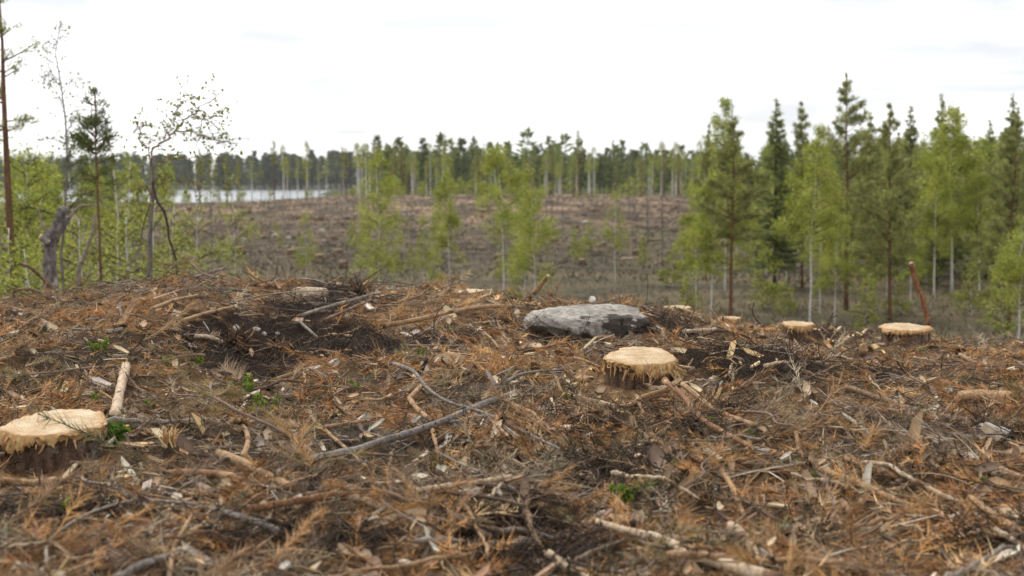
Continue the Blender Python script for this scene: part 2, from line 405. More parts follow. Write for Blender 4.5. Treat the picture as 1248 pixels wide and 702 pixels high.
# ------------------------------------------------------------------ ground sheet
def build_ground():
    t = np.concatenate([-np.geomspace(2.6, .95, 10)[:-1], np.linspace(-.95, -.45, 40)[:-1], np.linspace(-.45, .45, 370), np.linspace(.45, .95, 40)[1:], np.geomspace(.95, 2.6, 10)[1:]])
    y = np.concatenate([np.linspace(-30, 2.2, 20), np.geomspace(2.4, 13, 260), np.geomspace(13, 75, 120)[1:], np.geomspace(75, 420, 110)[1:], np.geomspace(420, 3600, 50)[1:]])
    X = t[None]*np.maximum(y, 2.4)[:, None]; Y = np.repeat(y[:, None], len(t), 1)
    Z = H(X, Y)
    n, k = X.shape
    V = np.stack([X, Y, Z], -1).reshape(-1, 3)
    i = np.arange(n-1)[:, None]*k; j = np.arange(k-1)[None]
    q = np.stack([i+j, i+j+1, i+k+j+1, i+k+j], -1).reshape(-1, 4)
    x, yv = V[:, 0], V[:, 1]
    def mixc(c, d, f): return c*(1-f[:, None]) + np.array(d)*f[:, None]
    lit = fbm(x*1.6, yv*1.6, 71, 4)
    c = mixc(np.tile(np.array((.23, .14, .075)), (len(x), 1)), (.065, .042, .026), ss(-.02, .16, lit))
    c = mixc(c, (.25, .155, .08), ss(.05, .2, fbm(x*3, yv*3, 72, 3)))
    c = mixc(c, (.10, .085, .068), soil_mask(x, yv, 'sand')); c = mixc(c, (.05, .038, .026), soil_mask(x, yv, 'heath')*.8)
    c = mixc(c, (.026, .017, .012), soil_mask(x, yv, 'peat'))
    # bog floor, then the far clearing
    bogf = ss(13.5, 20, yv)
    bogc = mixc(np.tile(np.array((.135, .112, .072)), (len(x), 1)), (.075, .068, .046), ss(-.08, .12, fbm(x*.35, yv*.35, 73, 4)))
    bogc = mixc(bogc, (.15, .125, .075), ss(.02, .2, fbm(x*.12, yv*.3, 74, 3))*.8)
    c = c*(1-bogf[:, None]) + bogc*bogf[:, None]
    cf = ss(58, 92, yv + 22*fbm(x*.08, yv*.08, 75, 3))
    clr = mixc(np.tile(np.array((.155, .113, .076)), (len(x), 1)), (.075, .066, .05), ss(-.04, .16, fbm(x*.22, yv*.12, 76, 4)))
    clr = mixc(clr, (.29, .205, .135), ss(.0, .16, fbm(x*.3, yv*.1, 77, 4))*(.2+.8*ss(110, 190, yv)))
    clr = mixc(clr, (.05, .036, .027), ss(.06, .16, fbm(x*.16, yv*.07, 78, 4))*.85)
    clr = mixc(clr, (.075, .068, .050), (1-ss(90, 150, yv+20*fbm(x*.1, yv*.1, 79, 2)))*.7)
    clr = mixc(clr, (.105, .105, .05), ss(.08, .2, fbm(x*.09, yv*.05, 80, 4))*.6)
    c = c*(1-cf[:, None]) + clr*cf[:, None]
    ff = ss(300, 360, yv); c = mixc(c, (.05, .055, .03), ff)
    o = obj('ground', mesh('ground', V, [q], M['ground'], c, True)); tag(o, kind='structure')
build_ground()
LZ = CZ - 4.52
V = np.array([(-1500, 318, LZ), (1400, 318, LZ), (1400, 1180, LZ), (-1500, 1180, LZ)], float)
tag(obj('lake', mesh('lake', V, [np.array([[0, 1, 2, 3]])], M['water'])), kind='structure')

# ------------------------------------------------------------------ trees
G_BIRCH = [(.36, .38, .10), (.29, .32, .085), (.43, .445, .16), (.21, .245, .065)]
G_PINE = [(.265, .275, .125), (.32, .33, .145), (.20, .21, .10), (.40, .40, .17)]
G_SPRUCE = [(.245, .27, .13), (.31, .335, .15), (.19, .215, .105), (.39, .41, .17)]
def trunk_line(h, rs, wob=.12, lean=0.0, n=14):
    t = np.linspace(0, 1, n); P = np.zeros((n, 3)); P[:, 2] = t*h
    P[:, :2] = np.cumsum(rs.randn(n, 2)*wob*h/n, 0)*t[:, None]; P[:, 0] += lean*h*t**1.5
    return P
def at_h(P, z):
    return np.stack([np.interp(z, P[:, 2], P[:, 0]), np.interp(z, P[:, 2], P[:, 1]), z], -1)
def make_birch(seed, h=7.0, start=.3, spread=1.0, nl=3200, r0=.045, ls=.07, bare=False, bark='birch', lean=0.0, lmat='leaf', cols=None, wob=.12, nb_=46, lr=1.0):
    rs = np.random.RandomState(seed); P = trunk_line(h, rs, wob, lean)
    tr = Acc(); v, f = tube(P, np.linspace(r0, .006, len(P))*np.r_[1.35, np.ones(len(P)-1)], 8, .06, rs); tr.add(v, f)
    nb = int(nb_); u = np.sort(rs.rand(nb)); zb = h*(start + (1-start)*.97*u)
    S = at_h(P, zb); az = rs.rand(nb)*6.283; up = .55+.5*u+.25*rs.randn(nb)
    prof = np.sin(np.clip(.18+.82*u, 0, 1)**.8*math.pi)**.7
    L = spread*(.14+.86*prof)*(.7+.5*rs.rand(nb))*(1.12-.4*u)
    D = unit(np.stack([np.cos(az), np.sin(az), up], -1))
    cur = np.stack([np.zeros(nb), np.zeros(nb), -.30*L*(.4+rs.rand(nb))], -1)
    lm = Acc(); v, q, i = many_tubes(S, D, L, (.010+.012*(1-u))*lr, cur, 4, 3, .3, rs); lm.add(v, [q])
    # twigs off the branches
    nt_ = nb*7; b = rs.choice(nb, nt_, p=L**.6/(L**.6).sum()); tt = .3+.7*rs.rand(nt_)
    S2 = S[b]+D[b]*(L[b]*tt)[:, None]+cur[b]*(tt**2)[:, None]
    D2 = unit(D[b]*.7+rdir(nt_, rs)*.9); L2 = (.05+.34*L[b])*(.5+rs.rand(nt_)); c2 = np.stack([np.zeros(nt_), np.zeros(nt_), -.35*L2], -1)
    v, q, i = many_tubes(S2, D2, L2, np.full(nt_, .005), c2, 2, 3, .4, rs); lm.add(v, [q])
    wt = L2**.8; j = rs.choice(nt_, nl, p=wt/wt.sum()); t2 = rs.rand(nl)**.7
    B = S2[j]+D2[j]*(L2[j]*t2)[:, None]+c2[j]*(t2**2)[:, None] + rs.randn(nl, 3)*.075*spread
    sz = ls*(.6+.8*rs.rand(nl)); sz[rs.rand(nl) < .03] *= .5
    v, q, i = leaves(B, sz, rs)
    cl_ = pal(nt_, cols or G_BIRCH, [4, 3, 2, 2], .12, rs)[j]*(1+.15*rs.randn(nl, 1))
    cr = Acc(); cr.add(v, [q], np.clip(cl_, .01, .5)[i])
    return dict(h=h, trunk=tr.me('birch_trunk', M[bark], True), limbs=lm.me('birch_limbs', M['dark_bark']), crown=cr.me('birch_crown', M[lmat]))
def make_pine(seed, h=7.0, start=.45, spread=1.2, nw=13, tuft=8, r0=.08, nlen=.16, dense=1.0, bark='pine_bark', cols=None, taper=.4):
    rs = np.random.RandomState(seed); P = trunk_line(h, rs, .05)
    tr = Acc(); v, f = tube(P, np.linspace(r0, .012, len(P))*np.r_[1.3, np.ones(len(P)-1)], 8, .07, rs); tr.add(v, f)
    lm = Acc(); cr = Acc()
    Ss, Ds, Ls = [], [], []
    for w in range(nw):
        u = w/(nw-1); z = h*(start+(1-start)*(u*.97)); m = 4+rs.randint(3)
        if u > .95: m = 3
        Lw = spread*(np.clip(1-u, .0, 1)**.95*.95+.05)*(1-.35*np.exp(-((u)/.12)**2))
        for k in range(m):
            a = rs.rand()*6.283; Ss.append((z+rs.randn()*.14*(1-u*.8))); Ls.append(Lw*(.45+.8*rs.rand())); Ds.append((math.cos(a), math.sin(a), .12+.75*u+.15*rs.randn()))
    z = np.clip(np.array(Ss), 0, h*.985); S = at_h(P, z); D = unit(np.array(Ds)); L = np.array(Ls); n = len(L)
    cur = np.stack([np.zeros(n), np.zeros(n), .18*L*(rs.rand(n))], -1)
    v, q, i = many_tubes(S, D, L, .008+.018*(L/spread), cur, 4, 3, .3, rs); lm.add(v, [q])
    # dead lower branches
    nd = 7; zd = h*(.12+(start-.1)*rs.rand(nd)); a = rs.rand(nd)*6.283
    v, q, i = many_tubes(at_h(P, zd), unit(np.stack([np.cos(a), np.sin(a), .1*rs.randn(nd)], -1)), .2+.4*rs.rand(nd)*spread, np.full(nd, .009), rs.randn(nd, 3)*.06, 3, 3, .3, rs); lm.add(v, [q])
    nt_ = int(n*9*dense); b = rs.choice(n, nt_, p=L/L.sum()); tt = .25+.75*rs.rand(nt_)**.7
    T0 = S[b]+D[b]*(L[b]*tt)[:, None]+cur[b]*(tt**2)[:, None]; off = rdir(nt_, rs)*np.array([1, 1, .55])*(.03+.20*L[b][:, None]*rs.rand(nt_, 1)); T0 = T0+off
    ax = unit(D[b]*.8+off*2+np.array([0, 0, .35]))
    tc_ = pal(nt_, cols or G_PINE, [4, 3, 3, 1.3], .15, rs)
    j = np.repeat(np.arange(nt_), tuft)
    dd = unit(ax[j]*1.0+rdir(len(j), rs)*.8); ll = nlen*(.6+.7*rs.rand(len(j)))
    v, q, i = spikes(T0[j]+rs.randn(len(j), 3)*.035, dd*ll[:, None], nlen*.13, rs); cr.add(v, [q], tc_[j][i])
    return dict(h=h, trunk=tr.me('pine_trunk', M[bark], True), limbs=lm.me('pine_limbs', M[bark]), crown=cr.me('pine_crown', M['needle']))
def make_spruce(seed, h=8.0, spread=1.2, start=.12, per=6, nw=22, nlen=.2, r0=.08, cols=None):
    rs = np.random.RandomState(seed); P = trunk_line(h, rs, .03)
    tr = Acc(); v, f = tube(P, np.linspace(r0, .01, len(P)), 7, .06, rs); tr.add(v, f)
    Z, A, L = [], [], []
    for w in range(nw):
        u = w/(nw-1); m = per-2*(u > .8)
        for k in range(m):
            Z.append(h*(start+(1-start)*u*.97)+rs.randn()*.05); A.append(rs.rand()*6.283); L.append((spread*(1-u)**.95+.04)*(.45+.75*rs.rand()))
    Z = np.clip(np.array(Z), 0, h*.985); A = np.array(A); L = np.array(L); n = len(L); S = at_h(P, Z); u = Z/h
    D = unit(np.stack([np.cos(A), np.sin(A), -.28+.8*u], -1)); cur = np.stack([np.zeros(n), np.zeros(n), .22*L], -1)
    lm = Acc(); v, q, i = many_tubes(S, D, L, .006+.010*L/spread, cur, 3, 3, .3, rs); lm.add(v, [q])
    nt_ = int(n*(22 if nw > 20 else 14)); b = rs.choice(n, nt_, p=L/L.sum()); tt = .12+.88*rs.rand(nt_)
    T0 = S[b]+D[b]*(L[b]*tt)[:, None]+cur[b]*(tt**2)[:, None]
    side = unit(np.cross(D[b], np.array([0, 0, 1.])))*rs.choice([-1, 1], nt_)[:, None]
    T0 = T0 + side*(.3*L[b]*(1-tt)*rs.rand(nt_))[:, None]
    tc_ = pal(nt_, cols or G_SPRUCE, [4, 3, 3, 1], .15, rs); j = np.repeat(np.arange(nt_), 4)
    dd = unit(D[b][j]*.7+side[j]*.8*rs.rand(len(j), 1)+np.array([0, 0, -.35])+rdir(len(j), rs)*.35); ll = nlen*(.6+.8*rs.rand(len(j)))
    v, q, i = spikes(T0[j]+rs.randn(len(j), 3)*.03, dd*ll[:, None], nlen*.16, rs); cr = Acc(); cr.add(v, [q], tc_[j][i])
    return dict(h=h, trunk=tr.me('spruce_trunk', M['spruce_bark'], True), limbs=lm.me('spruce_limbs', M['spruce_bark']), crown=cr.me('spruce_crown', M['needle']))
def tree(kind, proto, px, d, top, label, group=None, wide=1.0, rz=None, base_h=None):
    """a tree standing on the ground at distance d whose tip rises to the view height of 'top'"""
    a, b = ray(px, top); x = a*d; z = Hs(x, d) if base_h is None else base_h
    hh = CZ+b*d - z; s = hh/proto['h']
    o = thing(kind, label, 'tree', (x, d, z-.04), group, R.rand()*6.283 if rz is None else rz)
    o.scale = (s*wide, s*wide, s)
    for k in ('trunk', 'limbs', 'crown'):
        if k in proto:
            c = obj(k, proto[k], o)
            if k == 'limbs': c['kind'] = 'stuff'
    return o

B_ = [make_birch(11, 7, .36, 1.45, 13000, ls=.062), make_birch(12, 7, .30, 1.25, 12000, ls=.062), make_birch(13, 7, .46, 1.5, 12000, ls=.062), make_birch(14, 7, .28, 1.6, 14000, wob=.2, ls=.062)]
B_thin = [make_birch(15, 7, .32, 1.2, 4200, r0=.034, ls=.06), make_birch(16, 7, .42, 1.0, 2600, r0=.03, ls=.06)]
B_big = [make_birch(17, 7, .27, 1.6, 19000, ls=.06, nb_=64), make_birch(18, 7, .30, 1.5, 17000, ls=.06, nb_=60)]
SAP = [make_birch(21, 3, .05, .9, 2200, r0=.016, ls=.065), make_birch(22, 3, .08, .75, 1600, r0=.014, ls=.065)]
PN = [make_pine(31, 7, .40, 1.65, 15, 9, .07, dense=2.7, nlen=.115), make_pine(32, 7, .24, 1.9, 19, 9, .075, dense=2.7, nlen=.115), make_pine(33, 7, .28, 1.45, 18, 9, .06, dense=2.6, nlen=.11), make_pine(34, 7, .16, 1.9, 22, 9, .075, dense=2.7, nlen=.115)]
SP = [make_spruce(41, 8, 1.6, .08, 7, 36, .15), make_spruce(42, 8, 1.3, .12, 7, 36, .15), make_spruce(43, 8, 1.4, .18, 7, 30, .15)]

# --- right-hand stand, named trees first
birch_l = [
 (868, 46, 205, 0, 1.0, 'leafy birch at the left end of the right-hand stand, in front of a red-trunked pine', 1.05),
 (850, 50, 228, 1, 1.0, 'small bright green birch, outermost on the left of the right-hand stand', 1.0),
 (886, 58, 116, 1, .8, 'tall slim birch whose pale tip rises behind the red-trunked pine', .8),
 (990, 42, 168, 2, .9, 'birch with twin white stems just behind the small shaggy stump', .85),
 (1019, 44, 262, 0, .8, 'short birch with drooping bright leaves in front of the tall dark pine', 1.0),
 (1003, 48, 150, 1, .8, 'slender birch leaning behind the twin white stems', .7),
 (1165, 58, 128, 4, 1.0, 'large bright birch with a broad pale crown near the right side of the stand', 1.15),
 (1142, 55, 190, 5, .8, 'middle-sized birch beside the broad pale crowned birch', .85),
 (1197, 56, 210, 5, .8, 'birch with a clean white lower stem left of the dark pine at the right edge', .9),
 (1112, 52, 260, 1, .8, 'small thin birch between the red-trunked pine and the broad birch', .9),
 (1083, 55, 235, 6, .8, 'bare white birch stem close beside a red pine trunk', .6),
 (1246, 33, 262, 3, 1.0, 'near leafy young birch cut by the right edge of the view', .95),
 (960, 62, 205, 1, .8, 'pale birch sapling tree standing further back below the spiky spruce', .9),
 (935, 66, 196, 0, .8, 'loose green birch in the second row behind the red-trunked pine', .9),
]
BB = B_+B_big+B_thin     # 0-3, 4-5, 6-7
for px, d, top, i, wd, lab, w2 in birch_l: tree('birch_tree', BB[i], px, d, top, lab, wide=w2)
pines = [
 (893, 45, 140, PN[0], 'red-trunked pine with a rounded crown at the left of the right-hand stand', 1.0),
 (1036, 50, 86, PN[3], 'tallest dark pine, its spiky tip highest of the right-hand stand', .92),
 (1089, 46, 124, PN[1], 'bushy pine with a straight reddish trunk right of the tallest one', .82),
 (1236, 44, 128, PN[3], 'dark dense pine close to the right edge of the view', .85),
 (981, 60, 122, PN[2], 'slim pine with a thin tip left of the tallest pine', .8),
 (1060, 62, 140, PN[1], 'pine hidden behind the tallest dark pine with only its crown side showing', .9),
 (862, 64, 150, PN[2], 'small dark pine tip peeping out left of the slim pale birch', .6),
]
for px, d, top, pr, lab, w2 in pines: tree('pine_tree', pr, px, d, top, lab, wide=w2)
spr = [
 (947, 60, 116, SP[1], 'pointed spruce with a ragged top between the two left pines', 1.05),
 (1146, 62, 112, SP[0], 'pointed spruce rising behind the broad pale birch', .95),
 (1167, 70, 128, SP[1], 'narrow spruce tip just right of the pointed spruce behind the birch', .9),
 (1207, 66, 142, SP[1], 'narrow spruce left of the dark pine at the right edge', 1.0),
 (1234, 64, 112, SP[0], 'tall spruce whose tip stands over the dark pine at the right edge', 1.0),
 (1112, 70, 125, SP[2], 'thin spruce tip behind the bushy reddish-trunked pine', .9),
]
for px, d, top, pr, lab, w2 in spr: tree('spruce_tree', pr, px, d, top, lab, wide=w2)
# second and third rows of the stand
rs = np.random.RandomState(3)
for k in range(72):
    px = 858+rs.rand()*540; d = 66+rs.rand()*75; w = rs.rand()
    top = 142+rs.rand()*72
    if px < 930: top += 22
    if w < .32: tree('pine_tree', PN[rs.randint(4)], px, d, top, 'dark pine crowded into the back rows of the right-hand stand', 'pines in the back rows of the right-hand stand', wide=.95)
    elif w < .50: tree('spruce_tree', SP[rs.randint(3)], px, d, top, 'dark spruce crowded into the back rows of the right-hand stand', 'spruces in the back rows of the right-hand stand', wide=1.1)
    else: tree('birch_tree', BB[rs.randint(6)], px, d, top+12, 'light green birch among conifers in the back rows of the right-hand stand', 'birches in the back rows of the right-hand stand', wide=.8)
for k, (px, d, top) in enumerate([(938, 50, 300), (1055, 42, 330), (820, 60, 300), (1130, 60, 300), (1185, 48, 318), (1225, 40, 320), (960, 48, 340), (840, 45, 330), (905, 70, 290), (1060, 60, 305), (1098, 48, 338), (1010, 60, 318)]):
    tree('birch_sapling', SAP[k % 2], px, d, top, 'low bright sapling growing under the trees of the right-hand stand', 'saplings under the right-hand stand', wide=1.2)
# --- birches standing in the middle of the bog
B_air = [make_birch(81, 7, .24, 1.5, 10500, ls=.062, r0=.038, nb_=44), make_birch(82, 7, .34, 1.3, 8500, ls=.062, r0=.036, nb_=40), make_birch(83, 7, .42, 1.6, 10000, ls=.062, r0=.04, nb_=36)]
mid = [
 (461, 50, 180, B_air[0], 'leafy birch with the widest crown left of centre, alone on the bog', .80),
 (548, 52, 186, B_air[1], 'straight slim birch with a white stem right above the mossy low stump', .62),
 (614, 54, 172, B_air[2], 'birch with a rounded crown held high on a bare white stem', .85),
 (653, 50, 198, B_air[0], 'birch with a long drooping crown and white lower stem, right of the high-crowned one', .85),
 (640, 56, 220, B_air[1], 'shorter bushy birch wedged between the two tallest central birches', .6),
 (516, 55, 255, B_thin[0], 'thin small birch between the wide-crowned and the straight slim birch', .75),
 (372, 56, 252, B_thin[0], 'thin pale young birch standing alone left of the wide-crowned birch', .8),
 (750, 62, 222, B_thin[0], 'sparse birch with two small leaf clumps behind the mossy boulder', .85),
]
for px, d, top, pr, lab, w2 in mid: tree('birch_tree', pr, px, d, top, lab, wide=w2)
for k in range(26):
    px = 330+rs.rand()*520; d = 48+rs.rand()*70; g = 224+4.2/d*1733
    tree('birch_sapling', SAP[k % 2], px, d, g-14-rs.rand()*34, 'small green sapling scattered on the dark bog behind the ridge', 'saplings scattered on the bog', wide=.9)
# bare dead poles in the clearing
def make_pole(seed, h=6.0, r0=.05, nb=14):
    rs_ = np.random.RandomState(seed); P = trunk_line(h, rs_, .05); tr = Acc(); v, f = tube(P, np.linspace(r0, .012, len(P)), 7, .06, rs_); tr.add(v, f)
    z = h*(.3+.68*rs_.rand(nb)); a = rs_.rand(nb)*6.283; lm = Acc()
    v, q, i = many_tubes(at_h(P, z), unit(np.stack([np.cos(a), np.sin(a), .3+.3*rs_.randn(nb)], -1)), (.25+.5*rs_.rand(nb))*(1.2-z/h), np.full(nb, .007), rs_.randn(nb, 3)*.06, 3, 3, .3, rs_); lm.add(v, [q])
    return dict(h=h, trunk=tr.me('pole', M['grey_trunk'], True), limbs=lm.me('pole_limbs', M['grey_trunk']))
PO = [make_pole(51), make_pole(52, 6, .04, 22)]
for px, d, top, lab in [(808, 75, 168, 'tall bare dead pole left of the right-hand stand'), (775, 90, 195, 'thin bare dead pole right of the sparse birch'), (789, 95, 225, 'short dead pole between two taller bare ones'),
                        (545, 110, 235, 'short bare pole behind the straight slim birch'), (322, 120, 228, 'lone short bare white pole in front of the lake'), (741, 85, 262, 'leaning thin dead stem near the sparse birch')]:
    tree('dead_pole', PO[0], px, d, top, lab, wide=.8)
for k in range(46):
    px = 430+rs.rand()*430 if k % 4 else 200+rs.rand()*230; d = 85+rs.rand()*150; top = 176+rs.rand()*80
    tree('dead_pole', PO[k % 2], px, d, top, 'thin bare pole left standing on the far clearing', 'bare poles on the far clearing', wide=1.0)
# --- far edge of the clearing: slender trees left standing
far_b = [make_birch(61, 10, .5, 1.3, 900, .19, .15), make_birch(62, 10, .55, 1.1, 700, .17, .15)]
far_p = [make_pine(63, 10, .60, 1.3, 8, 6, .16, .26, .9), make_pine(64, 10, .45, 1.4, 10, 6, .16, .26, .9)]
far_s = [make_spruce(65, 10, 1.1, .15, 5, 13, .34)]
far_sap = [make_birch(66, 4, .05, 1.2, 420, .02, .22)]
for k in range(158):
    px = 190+rs.rand()*690; d = 262+rs.rand()*80
    if px < 430:
        if k % 2: continue
        d = 300+rs.rand()*34
    top = 166+rs.rand()*40
    w = rs.rand()
    if w < .5: tree('birch_tree', far_b[k % 2], px, d, top, 'slender bare-stemmed birch left standing along the far edge of the clearing', 'slender birches along the far edge of the clearing', wide=.8)
    elif w < .85: tree('pine_tree', far_p[k % 2], px, d, top, 'slender pine with a small high crown left standing along the far edge of the clearing', 'slender pines along the far edge of the clearing', wide=.8)
    else: tree('spruce_tree', far_s[0], px, d, top+4, 'narrow young spruce standing along the far edge of the clearing', 'young spruces along the far edge of the clearing', wide=.8)
tree('spruce_tree', far_s[0], 542, 300, 158, 'tallest far spruce, its tip highest on the central skyline', wide=.9)
tree('pine_tree', far_p[1], 706, 300, 156, 'tall far pine with a ragged tip on the skyline right of centre', wide=.9)
for k in range(70):
    px = 430+rs.rand()*430; d = 268+rs.rand()*60
    tree('bushy_sapling', far_sap[0], px, d, 214+rs.rand()*16, 'pale green bushy sapling in front of the dark far forest', 'bushy saplings in front of the far forest', wide=1.0+.5*rs.rand())

for k in range(34):
    tree('bushy_sapling', far_sap[0], 210+rs.rand()*230 if k % 2 else 395+rs.rand()*60, 296+rs.rand()*40, 226+rs.rand()*13, 'small green sapling standing along the near lake shore', 'saplings along the lake shore', wide=1.1)
# --- the dark forest behind: reads as one mass
def forest(name, pts, hs, label, cols, blades=70):
    A_ = Acc(); rs_ = np.random.RandomState(len(pts))
    for (x, y), h in zip(pts, hs):
        z = Hs(x, y); n = blades; u = rs_.rand(n)**.8; con = rs_.rand() < .6
        rad = h*(.17*(1-u)+.01 if con else .16*np.sin(np.clip(.15+.85*u, 0, 1)*math.pi)+.01)
        a = rs_.rand(n)*6.283; rr = rad*np.sqrt(rs_.rand(n))
        B = np.stack([x+np.cos(a)*rr, y+np.sin(a)*rr, z+h*(.12+.86*u)], -1)
        D = unit(np.stack([np.cos(a), np.sin(a), -.2+.9*u+.4*rs_.randn(n)], -1))*(h*(.05+.08*rs_.rand(n)))[:, None]
        v, q, i = spikes(B, D, h*.028, rs_); c = pal(1, cols, [1]*len(cols), .15, rs_)*(1+.15*rs_.randn(n, 1))
        A_.add(v, [q], np.clip(c, .008, .4)[i])
        v, f = tube(np.array([(x, y, z-.3), (x, y, z+h*.92)]), [h*.012, h*.002], 4, 0, rs_, False); A_.add(v, f, (.04, .032, .026))
    o = obj(name, A_.me(name, M['needle'])); return tag(o, label, 'forest', kind='stuff')
FC = [(.085, .105, .065), (.105, .12, .07), (.07, .09, .058), (.13, .145, .075)]
n = 760; x = -640+820*rs.rand(n); y = 1120+150*rs.rand(n)**1.4
forest('far_forest', np.stack([x, y], -1), 19+9*rs.rand(n)+4*fbm(x*.01, y*0, 91, 2)*2, 'dark conifer forest along the far shore of the lake', FC, 190)
n = 760; y = 345+150*rs.rand(n); x = (-.104+.66*rs.rand(n))*y
forest('forest_edge', np.stack([x, y], -1), 7.6+7.5*rs.rand(n)**2.2+5*fbm(x*.03, y*0, 92, 2), 'dark mixed forest closing the clearing behind the slender trees', [(.12, .14, .075), (.15, .17, .08), (.10, .12, .07), (.20, .22, .09), (.17, .20, .08)], 150)

# --- trees on the left slope
tp = make_pine(71, 9, .66, 1.0, 6, 9, .12, .085, .8)
tree('pine_tree', tp, 6, 24, -45, 'bare tall pine trunk cut by the left edge of the view', wide=1.0)
tl = make_birch(72, 7, .50, .85, 1500, .04, .042, lr=.5, bark='grey_trunk', cols=[(.17, .21, .06), (.14, .17, .05), (.2, .23, .07), (.1, .13, .04)])
tree('birch_tree', tl, 68, 24, 22, 'tall thin birch with sparse tiny leaves behind the gnarled grey snag', wide=.9, rz=1.0)
tl2 = make_pine(73, 6, .76, .72, 7, 9, .035, .075, 1.1, cols=[(.10, .12, .05), (.08, .10, .04), (.12, .14, .06), (.07, .09, .04)])
tree('pine_tree', tl2, 118, 21, 106, 'spindly young pine with a thin reddish stem, right of the gnarled snag', wide=1.0)
near_b = [make_birch(74, 4, .02, 1.15, 9000, .018, .04, nb_=50), make_birch(75, 4, .03, 1.05, 2200, .016, .042, nb_=30)]
for px, d, top, i, lab, w2 in [
 (28, 30, 165, 0, 'dense bright green young birch at the far left behind the pine trunk', 1.1), (8, 22, 275, 0, 'low light green bush in front of the left pine trunk', 1.4),
 (50, 34, 200, 0, 'feathery green young birch left of the tall thin birch', 1.0), (84, 36, 205, 1, 'green young birch right behind the tall thin birch stem', 1.1),
 (104, 26, 262, 1, 'low leafy bush between the snag and the spindly pine', 1.3), (140, 32, 205, 1, 'green young birch just right of the spindly pine', 1.1),
 (160, 28, 262, 1, 'low bush of pale leaves left of the bent birch', 1.3), (152, 40, 195, 1, 'feathery birch of middle height behind the spindly pine', 1.0),
 (205, 30, 250, 1, 'small sparse bush right of the bent birch', 1.2), (183, 38, 200, 1, 'thin leafy young birch behind the bent birch', 1.0),
 (238, 42, 215, 1, 'thin young birch in front of the lake, left part', 1.0), (40, 20, 300, 1, 'low leafy bush at the foot of the gnarled snag', 1.5), (285, 45, 210, 1, 'sparse young birch in front of the open lake', .8)]:
    tree('young_birch', near_b[i], px, d, top, lab, wide=w2)
for k in range(14):
    px = -60+rs.rand()*300; d = 55+rs.rand()*90
    tree('birch_tree' if k % 3 else 'pine_tree', (B_[k % 4] if k % 3 else PN[k % 4]), px, d, 178+rs.rand()*30 + (18 if px > 170 else 0), 'soft green %s in the thicket beyond the left slope' % ('birch' if k % 3 else 'pine'), '%s in the left thicket' % ('birches' if k % 3 else 'pines'), wide=.75)

def bent_birch():
    d = 15.0
    o0 = at(181, 360, d); o0[2] = Hs(o0[0], d)-.05
    t = thing('bent_birch', 'bent leafless-stemmed birch whose tip arches right over the lake with few leaves', 'tree', o0)
    pts = [at(*p, d) - o0 for p in [(181, 352), (182, 318), (185, 270), (187, 225), (184, 195)]]; pts[0] = np.zeros(3)
    a = Acc(); v, f = tube(catmull(pts, 22), np.linspace(.020, .011, 22), 8, .12); a.add(v, f); obj('trunk', a.me('bent_trunk', M['grey_trunk'], True), t)
    lm = Acc(); LQ = []
    for pl, r in [([(184, 196), (185, 182), (200, 170), (215, 160), (222, 150), (232, 142), (248, 128), (266, 118)], .013), ([(215, 160), (238, 162), (262, 170), (292, 176)], .008), ([(187, 222), (196, 214), (214, 218), (236, 224)], .008),
                  ([(186, 240), (176, 228), (168, 232), (172, 262)], .009), ([(184, 196), (176, 176), (168, 160), (166, 150)], .008), ([(200, 170), (210, 150), (220, 122), (228, 112)], .007), ([(187, 205), (200, 196), (230, 192), (262, 190)], .006), ([(232, 142), (252, 145), (268, 135)], .005)]:
        P = [at(*p, d+R.randn()*.15) - o0 for p in pl]; Q = catmull(P, 20)+R.randn(20, 3)*.016; Q[0] = P[0]; LQ.append(Q[5:]); v, f = tube(Q, np.linspace(r, r*.35, 20), 5, .05); lm.add(v, f)
    obj('limbs', lm.me('bent_limbs', M['brown_bark'], True), t)['kind'] = 'stuff'
    cr = Acc(); B = []; sh = Acc(); LQ = np.concatenate(LQ); n = 240; b0 = LQ[R.randint(0, len(LQ), n)]; dv = unit(R.randn(n, 3)*np.array([1, .6, .7])+np.array([.2, 0, .15])); ln = .10+.32*R.rand(n)**1.5; cu = np.stack([np.zeros(n), np.zeros(n), -.25*ln], -1)
    v, q, i = many_tubes(b0, dv, ln, np.full(n, .0028), cu, 3, 3, .5, R); sh.add(v, [q]); obj('shoots', sh.me('bent_shoots', M['brown_bark']), t)['kind'] = 'stuff'
    for k in range(n):
        for tt in (.3+.7*R.rand(R.randint(2, 6))): B.append(b0[k]+dv[k]*ln[k]*tt+cu[k]*tt*tt+R.randn(3)*.012)
    v, q, i = leaves(np.array(B), .034*(.7+.6*R.rand(len(B)))); cr.add(v, [q], pal(len(B), [(.20, .23, .05), (.16, .19, .045), (.25, .27, .08), (.12, .15, .04)], [3, 3, 2, 2], .15)[i])
    obj('leaves', cr.me('bent_leaves', M['leaf']), t)
    db = Acc()
    for pl, r in [([(186, 222), (189, 236), (192, 246), (200, 258), (205, 276), (206, 290), (214, 315), (216, 340)], .015), ([(190, 240), (183, 250), (176, 270), (172, 290)], .007)]:
        P = [at(*p, d-.15) - o0 for p in pl]; v, f = tube(catmull(P, 22), np.linspace(r, r*.8, 22), 6, .12); db.add(v, f)
    obj('dead_limb', db.me('bent_dead_limb', M['dark_bark'], True), t)['label'] = 'dark crooked dead limb hanging down to the brush'
bent_birch()
